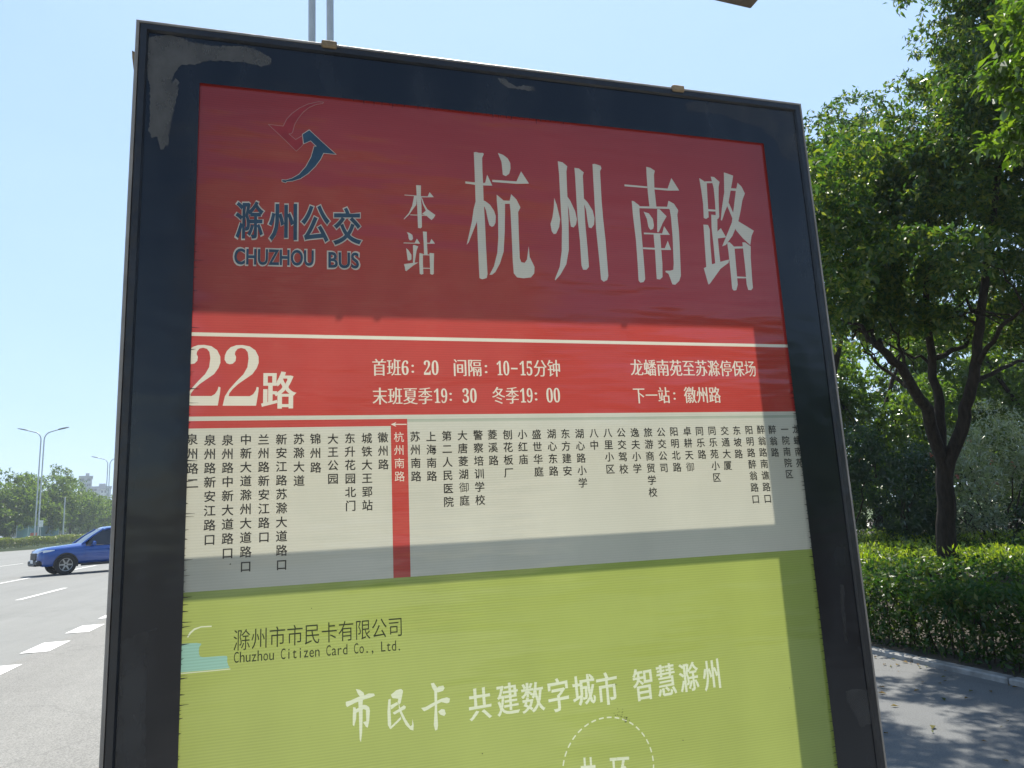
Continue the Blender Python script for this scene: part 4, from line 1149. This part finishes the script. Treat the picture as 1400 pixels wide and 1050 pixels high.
mb = MB(); c = dv / 2; mb.box((c.x, c.y, 2.0), (dv.length, .05, 4.0), an); mb.build('sheeting', m_teal2, o)
for k in range(5):
    mb = MB(); c = dv * (k / 4); mb.box((c.x, c.y - .06, 2.05), (.12, .08, 4.1), an, .01); mb.build('post', m_pole, o)

m_conc = pmat('tower_render', (.40, .42, .45), .8, var=.08, scale=.1)
m_conc2 = pmat('pale_render', (.55, .57, .58), .8, var=.08, scale=.1)
m_win = pmat('window_glass', (.10, .12, .14), .15)
m_roof = pmat('roof_slab', (.33, .35, .38), .8)
def block(name, px0, px1, ptop, d, depth, floors, mat, label):
    a, b_ = P(px0, ptop, d), P(px1, ptop, d); H = (a.z + b_.z) / 2; w = (b_ - a).length; c = (a + b_) / 2
    an = math.atan2(c.y, c.x) - math.pi / 2
    o = tag(empty(name, (c.x, c.y, 0), an), label, 'building', 'distant buildings')
    mb = MB(); mb.box((0, depth / 2, H / 2), (w, depth, H)); mb.build('wall', mat, o)
    mb = MB(); mb.box((0, depth / 2, H + .5), (w + .8, depth + .8, 1.0)); mb.box((w * .12, depth / 2, H + 2), (w * .3, depth * .4, 2.0)); mb.build('roof', m_roof, o)
    for k in range(floors):
        z = H * (k + .6) / floors
        n = max(2, int(w / 7)); win = MB()
        for j in range(n): win.box((w * ((j + .5) / n - .5), -.04, z), (w / n * .55, .12, H / floors * .45))
        win.build('window_row', m_win, o)
block('apartment_tower', 110, 125, 653, 430, 18, 12, m_conc, 'grey distant tower block above the trees across the road')
block('apartment_block', 122, 150, 667, 470, 16, 10, m_conc, 'wide low grey distant block right of the tower')
block('apartment_block', 138, 146, 669, 455, 14, 9, m_conc2, 'small white distant block in front of the wide grey one')

# ---- across the street behind the viewpoint: mirrored in the acrylic of the sign
bo = tag(empty('apartment_block', (20.5, -46, 0), R(3)), 'sand coloured apartment block across the street, mirrored faintly in the sign', 'building', 'street front opposite the sign')
m_sand = pmat('sand_render', (.50, .42, .33), .85, var=.1, scale=.2)
mb = MB(); mb.box((0, -7, 13), (26, 14, 26)); mb.build('wall', m_sand, bo)
mb = MB(); mb.box((0, -7, 26.35), (27, 15, .7)); mb.box((3, -7, 27.6), (7, 6, 1.8)); mb.build('roof', m_roof, bo)
for k in range(7):
    mb = MB()
    for j in range(7): mb.box((-10.8 + j * 3.6, .03, 4.4 + k * 3.1), (1.7, .12, 1.5))
    mb.build('window_row', m_win, bo)
    mb = MB(); mb.box((0, .35, 5.9 + k * 3.1), (25.6, .7, .25)); mb.build('ledge', m_conc2, bo)
wk = Leaves(90)
wb = [(x, -33 + 2 * math.sin(x), 4.6 + 1.4 * math.sin(x * .9), 3.6, 2.6, 3.2) for x in range(12, 60, 5)]
wk.tufts(blob_points(np.random.default_rng(3), sub_blobs(np.random.default_rng(4), wb, 7, .5), 8), 0.5, 9, 0.5, .3); tag(wk.build('woodland', m_far, None, .5), kind='stuff')
wb = [(x, -25, z, 3.0, 2.4, 2.6) for x in (20, 24, 28, 32, 36, 40) for z in (2.5, 5.5, 8.3)]
wk = Leaves(91); wk.tufts(blob_points(np.random.default_rng(5), sub_blobs(np.random.default_rng(6), wb, 7, .5), 8), 0.5, 9, 0.5, .3); tag(wk.build('woodland', m_far, None, .5), kind='stuff')
ll = Leaves(95); q = rg.uniform(size=(420, 2)); tq = 5.5 - 3.4 * q[:, 0] ** 2.2; sq = 1 + 12 * q[:, 1]
ll.cloud(np.array([CD.x, CD.y, 0]) * tq[:, None] + np.array([SD.x, SD.y, 0]) * sq[:, None] + np.array([0, 0, .012]), .06, 0)
ll.A[0][:, 2] *= .12; ll.N[0] *= .15; ll.N[0][:, 2] += 1
m_litter = leaf_mat('dry_leaves', [(.10, .065, .03), (.16, .11, .045), (.08, .10, .03)], .2, .02)
tag(ll.build('fallen_leaves', m_litter, None, .45), 'dry leaves scattered on the cycle lane along the kerb', 'fallen leaves', kind='stuff')
# ---- thin summer haze over the street
hz = MB(); hz.box((0, 60, 29), (1500, 1200, 64))
k = NT('haze_air'); vv = k.n('ShaderNodeVolumePrincipled')
vv.inputs['Color'].default_value = (0.80, 0.90, 1.0, 1); vv.inputs['Density'].default_value = 0.0006; vv.inputs['Anisotropy'].default_value = 0.2
k.l(vv.outputs[0], k.out.inputs['Volume'])
tag(hz.build('haze', k.m), kind='stuff')

# ================================================================== blue pickup crossing the road
m_carp = pmat('blue_car_paint', (0.008, 0.070, 0.33), 0.25, 0.1, 0.06, 2, 0, coat=1.0)
m_glass = pmat('tinted_glass', (0.012, 0.015, 0.02), 0.04, 0, 0.05, 2, 0, spec=1.0)
m_rub = pmat('tyre_rubber', (0.018, 0.018, 0.018), 0.85, bump=.2)
m_plas = pmat('black_plastic', (0.022, 0.022, 0.024), 0.55)
m_rimm = pmat('alloy_rim', (0.35, 0.36, 0.37), 0.3, 0.8)
m_hl = pmat('headlight_lens', (0.75, 0.78, 0.8), 0.08, 0, .05, coat=1.0)
m_chrome = pmat('chrome', (0.6, 0.6, 0.6), 0.15, 1.0)
m_tail = pmat('tail_lens', (0.35, 0.02, 0.02), 0.15)
wp = gnd(88, 786)
HEAD = R(180 + 44)                                      # direction the car points to
# local frame: +x forward, y left, origin below the front axle
car = tag(empty('pickup_truck', (wp.x, wp.y, 0.0), HEAD), 'bright blue pickup truck turning across the road at the left, front half in view', 'pickup truck')
def off(p): return p
# near side wheel touches the photo point: the camera sees the car's left side (+y)
car.location = Vector((wp.x, wp.y, 0)) - Matrix.Rotation(HEAD, 3, 'Z') @ Vector((0, 0.83, 0))
def section(x, zb, zs, zt, w, wt):
    """half-rounded body ring: sill zb, shoulder zs, top zt, half widths"""
    pts = [(w * .90, zb), (w * .985, zb + .12), (w, (zb + zs) / 2), (w * .99, zs - .06), (w * .95, zs), (wt, zt - .015), (wt * .6, zt + .008), (0, zt + .015)]
    full = pts + [(-y, z) for y, z in pts[::-1][1:]]
    return [(x, y, z) for y, z in full]
body = MB()
secs = [section(0.98, .50, .80, .84, .60, .50), section(0.94, .40, .86, .92, .80, .66), section(0.80, .36, .96, 1.03, .91, .76), section(0.55, .36, 1.0, 1.08, .935, .80), section(0.0, .40, 1.04, 1.13, .94, .80), section(-.45, .42, 1.06, 1.17, .94, .80), section(-.72, .42, 1.08, 1.19, .94, .82)]
body.grid(secs, False, True); body.face(secs[0][::-1])
lo = [section(-.72, .42, 1.08, 1.10, .94, .90), section(-1.6, .42, 1.09, 1.11, .945, .90), section(-2.55, .42, 1.10, 1.12, .945, .90)]
body.grid(lo, False, True)
body.face([(0.94, .70, .40), (0.94, -.70, .40), (-2.55, -.85, .42), (-2.55, .85, .42)])
body.build('body', m_carp, car)
# cargo bed
bed_ = MB()
bd = [section(-2.58, .45, 1.12, 1.14, .945, .91), section(-3.4, .45, 1.12, 1.14, .945, .91), section(-4.25, .47, 1.12, 1.14, .93, .89)]
bed_.grid(bd, False, True); bed_.face(bd[0][::-1]); bed_.face(bd[-1]); bed_.build('cargo_bed', m_carp, car)
mb = MB(); mb.box((-3.42, 0, 1.165), (1.6, 1.62, .05), 0, .01); mb.build('bed_cover', m_plas, car)
# cabin: posts and roof, glass set in
def cab(x, z, w): return (x, w, z)
roof = MB()
rs = []
for x, z, w in ((-1.38, 1.735, .60), (-1.55, 1.80, .64), (-1.95, 1.83, .655), (-2.3, 1.815, .645), (-2.52, 1.76, .61)):
    rs.append([(x, y * w, z - .055 * abs(y) ** 3) for y in (-1, -.8, -.4, 0, .4, .8, 1)])
roof.grid(rs, False, True)
rl = [[(x, y, z - .06) for x, y, z in r] for r in rs]
roof.grid(rl, False, True)
for k in (0, -1): roof.grid([[r[k] for r in rs], [r[k] for r in rl]], False, False)
roof.face(rs[0] + rl[0][::-1]); roof.face(rs[-1] + rl[-1][::-1])
roof.build('roof', m_carp, car)
for sg in (-1, 1):
    pl = MB(); pl.tube([(-.60, sg * .80, 1.16), (-1.0, sg * .71, 1.46), (-1.42, sg * .60, 1.71)], [.045, .04, .04], 6)
    pl.build('pillar', m_carp, car); pl = MB(); pl.tube([(-1.78, sg * .845, 1.09), (-1.74, sg * .635, 1.75)], .045, 6)
    pl.build('pillar', m_carp, car); pl = MB(); pl.tube([(-2.56, sg * .82, 1.09), (-2.50, sg * .61, 1.73)], .06, 6)
    pl.build('pillar', m_carp, car)
    for poly in ([(-.74, .83, 1.09), (-1.74, .855, 1.09), (-1.72, .635, 1.735), (-1.44, .60, 1.69), (-1.02, .715, 1.43)], [(-1.82, .855, 1.09), (-2.50, .83, 1.09), (-2.46, .615, 1.71), (-1.78, .635, 1.735)]):
        w_ = MB(); w_.face([(x, sg * y, z) for x, y, z in poly]); w_.build('side_window', m_glass, car)
    for x0, x1 in ((-.70, -1.76), (-1.79, -2.52)):
        d_ = MB()
        d_.grid([[(x, sg * (y + .012), z) for x in (x0, (x0 + x1) / 2, x1)] for y, z in ((.905, .50), (.935, .62), (.945, .78), (.935, 1.0), (.90, 1.075))], False, True)
        dr = d_.build('door', m_carp, car)
        h_ = MB(); h_.box((x1 + .16, sg * .968, .93), (.20, .035, .035), 0, .008); h_.build('handle', m_carp, dr)
    m_ = MB(); m_.box((-.98, sg * 1.06, 1.16), (.13, .22, .19), 0, .04); m_.tube([(-.92, sg * .88, 1.10), (-.96, sg * 1.0, 1.13)], .025, 6); m_.build('mirror', m_carp, car)
    hl = MB()
    r0 = [(.955, sg * .50, .86), (.93, sg * .68, .87), (.80, sg * .885, .885), (.60, sg * .942, .92), (.42, sg * .946, .96)]
    r1 = [(.925, sg * .50, .925), (.90, sg * .68, .955), (.76, sg * .875, .985), (.58, sg * .935, .99), (.42, sg * .942, .985)]
    hl.grid([[(x + .018, y + sg * .012, z) for x, y, z in r0], [(x + .018, y + sg * .012, z) for x, y, z in r1]], False, True)
    hl.build('headlight', m_hl, car)
    tl = MB(); tl.box((-4.22, sg * .90, .95), (.09, .10, .34), 0, .02); tl.build('tail_light', m_tail, car)
    for x in (0.0, -3.15):
        fl = MB()
        ar = [(x + .45 * math.cos(a), sg * .978, .40 + .45 * math.sin(a)) for a in [math.pi * k / 14 for k in range(-1, 16)]]
        ai = [(x + .415 * math.cos(a), sg * .975, .40 + .415 * math.sin(a)) for a in [math.pi * k / 14 for k in range(-1, 16)]]
        fl.grid([[(p[0], sg * .90, p[2]) for p in ar], ar, ai, [(p[0], sg * .6, p[2]) for p in ai]], False, False)
        fl.face([(p[0], sg * .9485, p[2]) for p in ai])
        fl.build('wheel_arch', m_plas, car)
ws = MB(); ws.grid([[(-.62, y * .80, 1.175) for y in (-1, -.5, 0, .5, 1)], [(-1.0 + .03 * (1 - abs(y)), y * .71, 1.465) for y in (-1, -.5, 0, .5, 1)], [(-1.42, y * .60, 1.735 - .02 * abs(y)) for y in (-1, -.5, 0, .5, 1)]], False, True); ws.build('windshield', m_glass, car)
rw = MB(); rw.face([(-2.57, -.80, 1.14), (-2.57, .80, 1.14), (-2.51, .60, 1.74), (-2.51, -.60, 1.74)]); rw.build('rear_window', m_glass, car)
gr = MB(); gr.box((.965, 0, .74), (.07, 1.02, .28), 0, .02)
for z in (.66, .72, .78, .84): gr.box((1.0, 0, z), (.03, .98, .018))
gr.build('grille', m_plas, car)
bp_ = MB(); bp_.box((.90, 0, .50), (.26, 1.72, .22), 0, .06); bp_.box((.98, 0, .43), (.16, 1.2, .10), 0, .03); bp_.build('bumper', m_plas, car)
mb = MB(); mb.box((-4.30, 0, .56), (.14, 1.7, .18), 0, .04); mb.build('rear_bumper', m_chrome, car)
def wheel(x, y):
    w = MB(); n = 28; rows = []
    for r_, yy in ((.25, .11), (.33, .125), (.375, .115), (.39, .08), (.395, 0), (.39, -.08), (.375, -.115), (.33, -.125), (.25, -.11)):
        rows.append([(x + r_ * math.cos(2 * math.pi * k / n), y + yy, .395 + r_ * math.sin(2 * math.pi * k / n)) for k in range(n)])
    w.grid(rows, True, True); t = w.build('wheel', m_rub, car)
    sg = 1 if y > 0 else -1; rm = MB()
    rows = [[(x + r_ * math.cos(2 * math.pi * k / n), y + sg * yy, .395 + r_ * math.sin(2 * math.pi * k / n)) for k in range(n)] for r_, yy in ((.255, .10), (.235, .105), (.225, .06))]
    rm.grid(rows, True, True)
    for k in range(6):
        a = 2 * math.pi * k / 6; ca, sa = math.cos(a), math.sin(a)
        def q(r_, t_, yy): return (x + r_ * ca - t_ * sa, y + sg * yy, .395 + r_ * sa + t_ * ca)
        rm.face([q(.03, .035, .085), q(.235, .025, .10), q(.235, -.025, .10), q(.03, -.035, .085)])
    rm.build('rim', m_rimm, t)
    bk = MB(); bk.face([(x + .24 * math.cos(2 * math.pi * k / n), y + sg * .03, .395 + .24 * math.sin(2 * math.pi * k / n)) for k in range(n)]); bk.build('brake_disc', m_plas, t)
for x in (0.0, -3.15):
    for y in (-.865, .865): wheel(x, y)

car.scale = (1.03, 1.03, 1.09)
mb = MB(); mb.box((1.035, 0, .56), (.02, .44, .13), 0, .004); mb.build('number_plate', m_white, car)
for sg in (-1, 1):
    mb = MB(); mb.box((.955, sg * .66, .56), (.10, .20, .09), 0, .02); mb.build('fog_lamp', m_hl, car)
    mb = MB(); mb.tube([(-.70, sg * .93, 1.085), (-2.52, sg * .925, 1.09)], .012, 5); mb.build('window_trim', m_plas, car)
    mb = MB(); mb.tube([(-.55, sg * .97, .36), (-2.65, sg * .97, .37)], .05, 8); mb.build('side_step', m_plas, car)
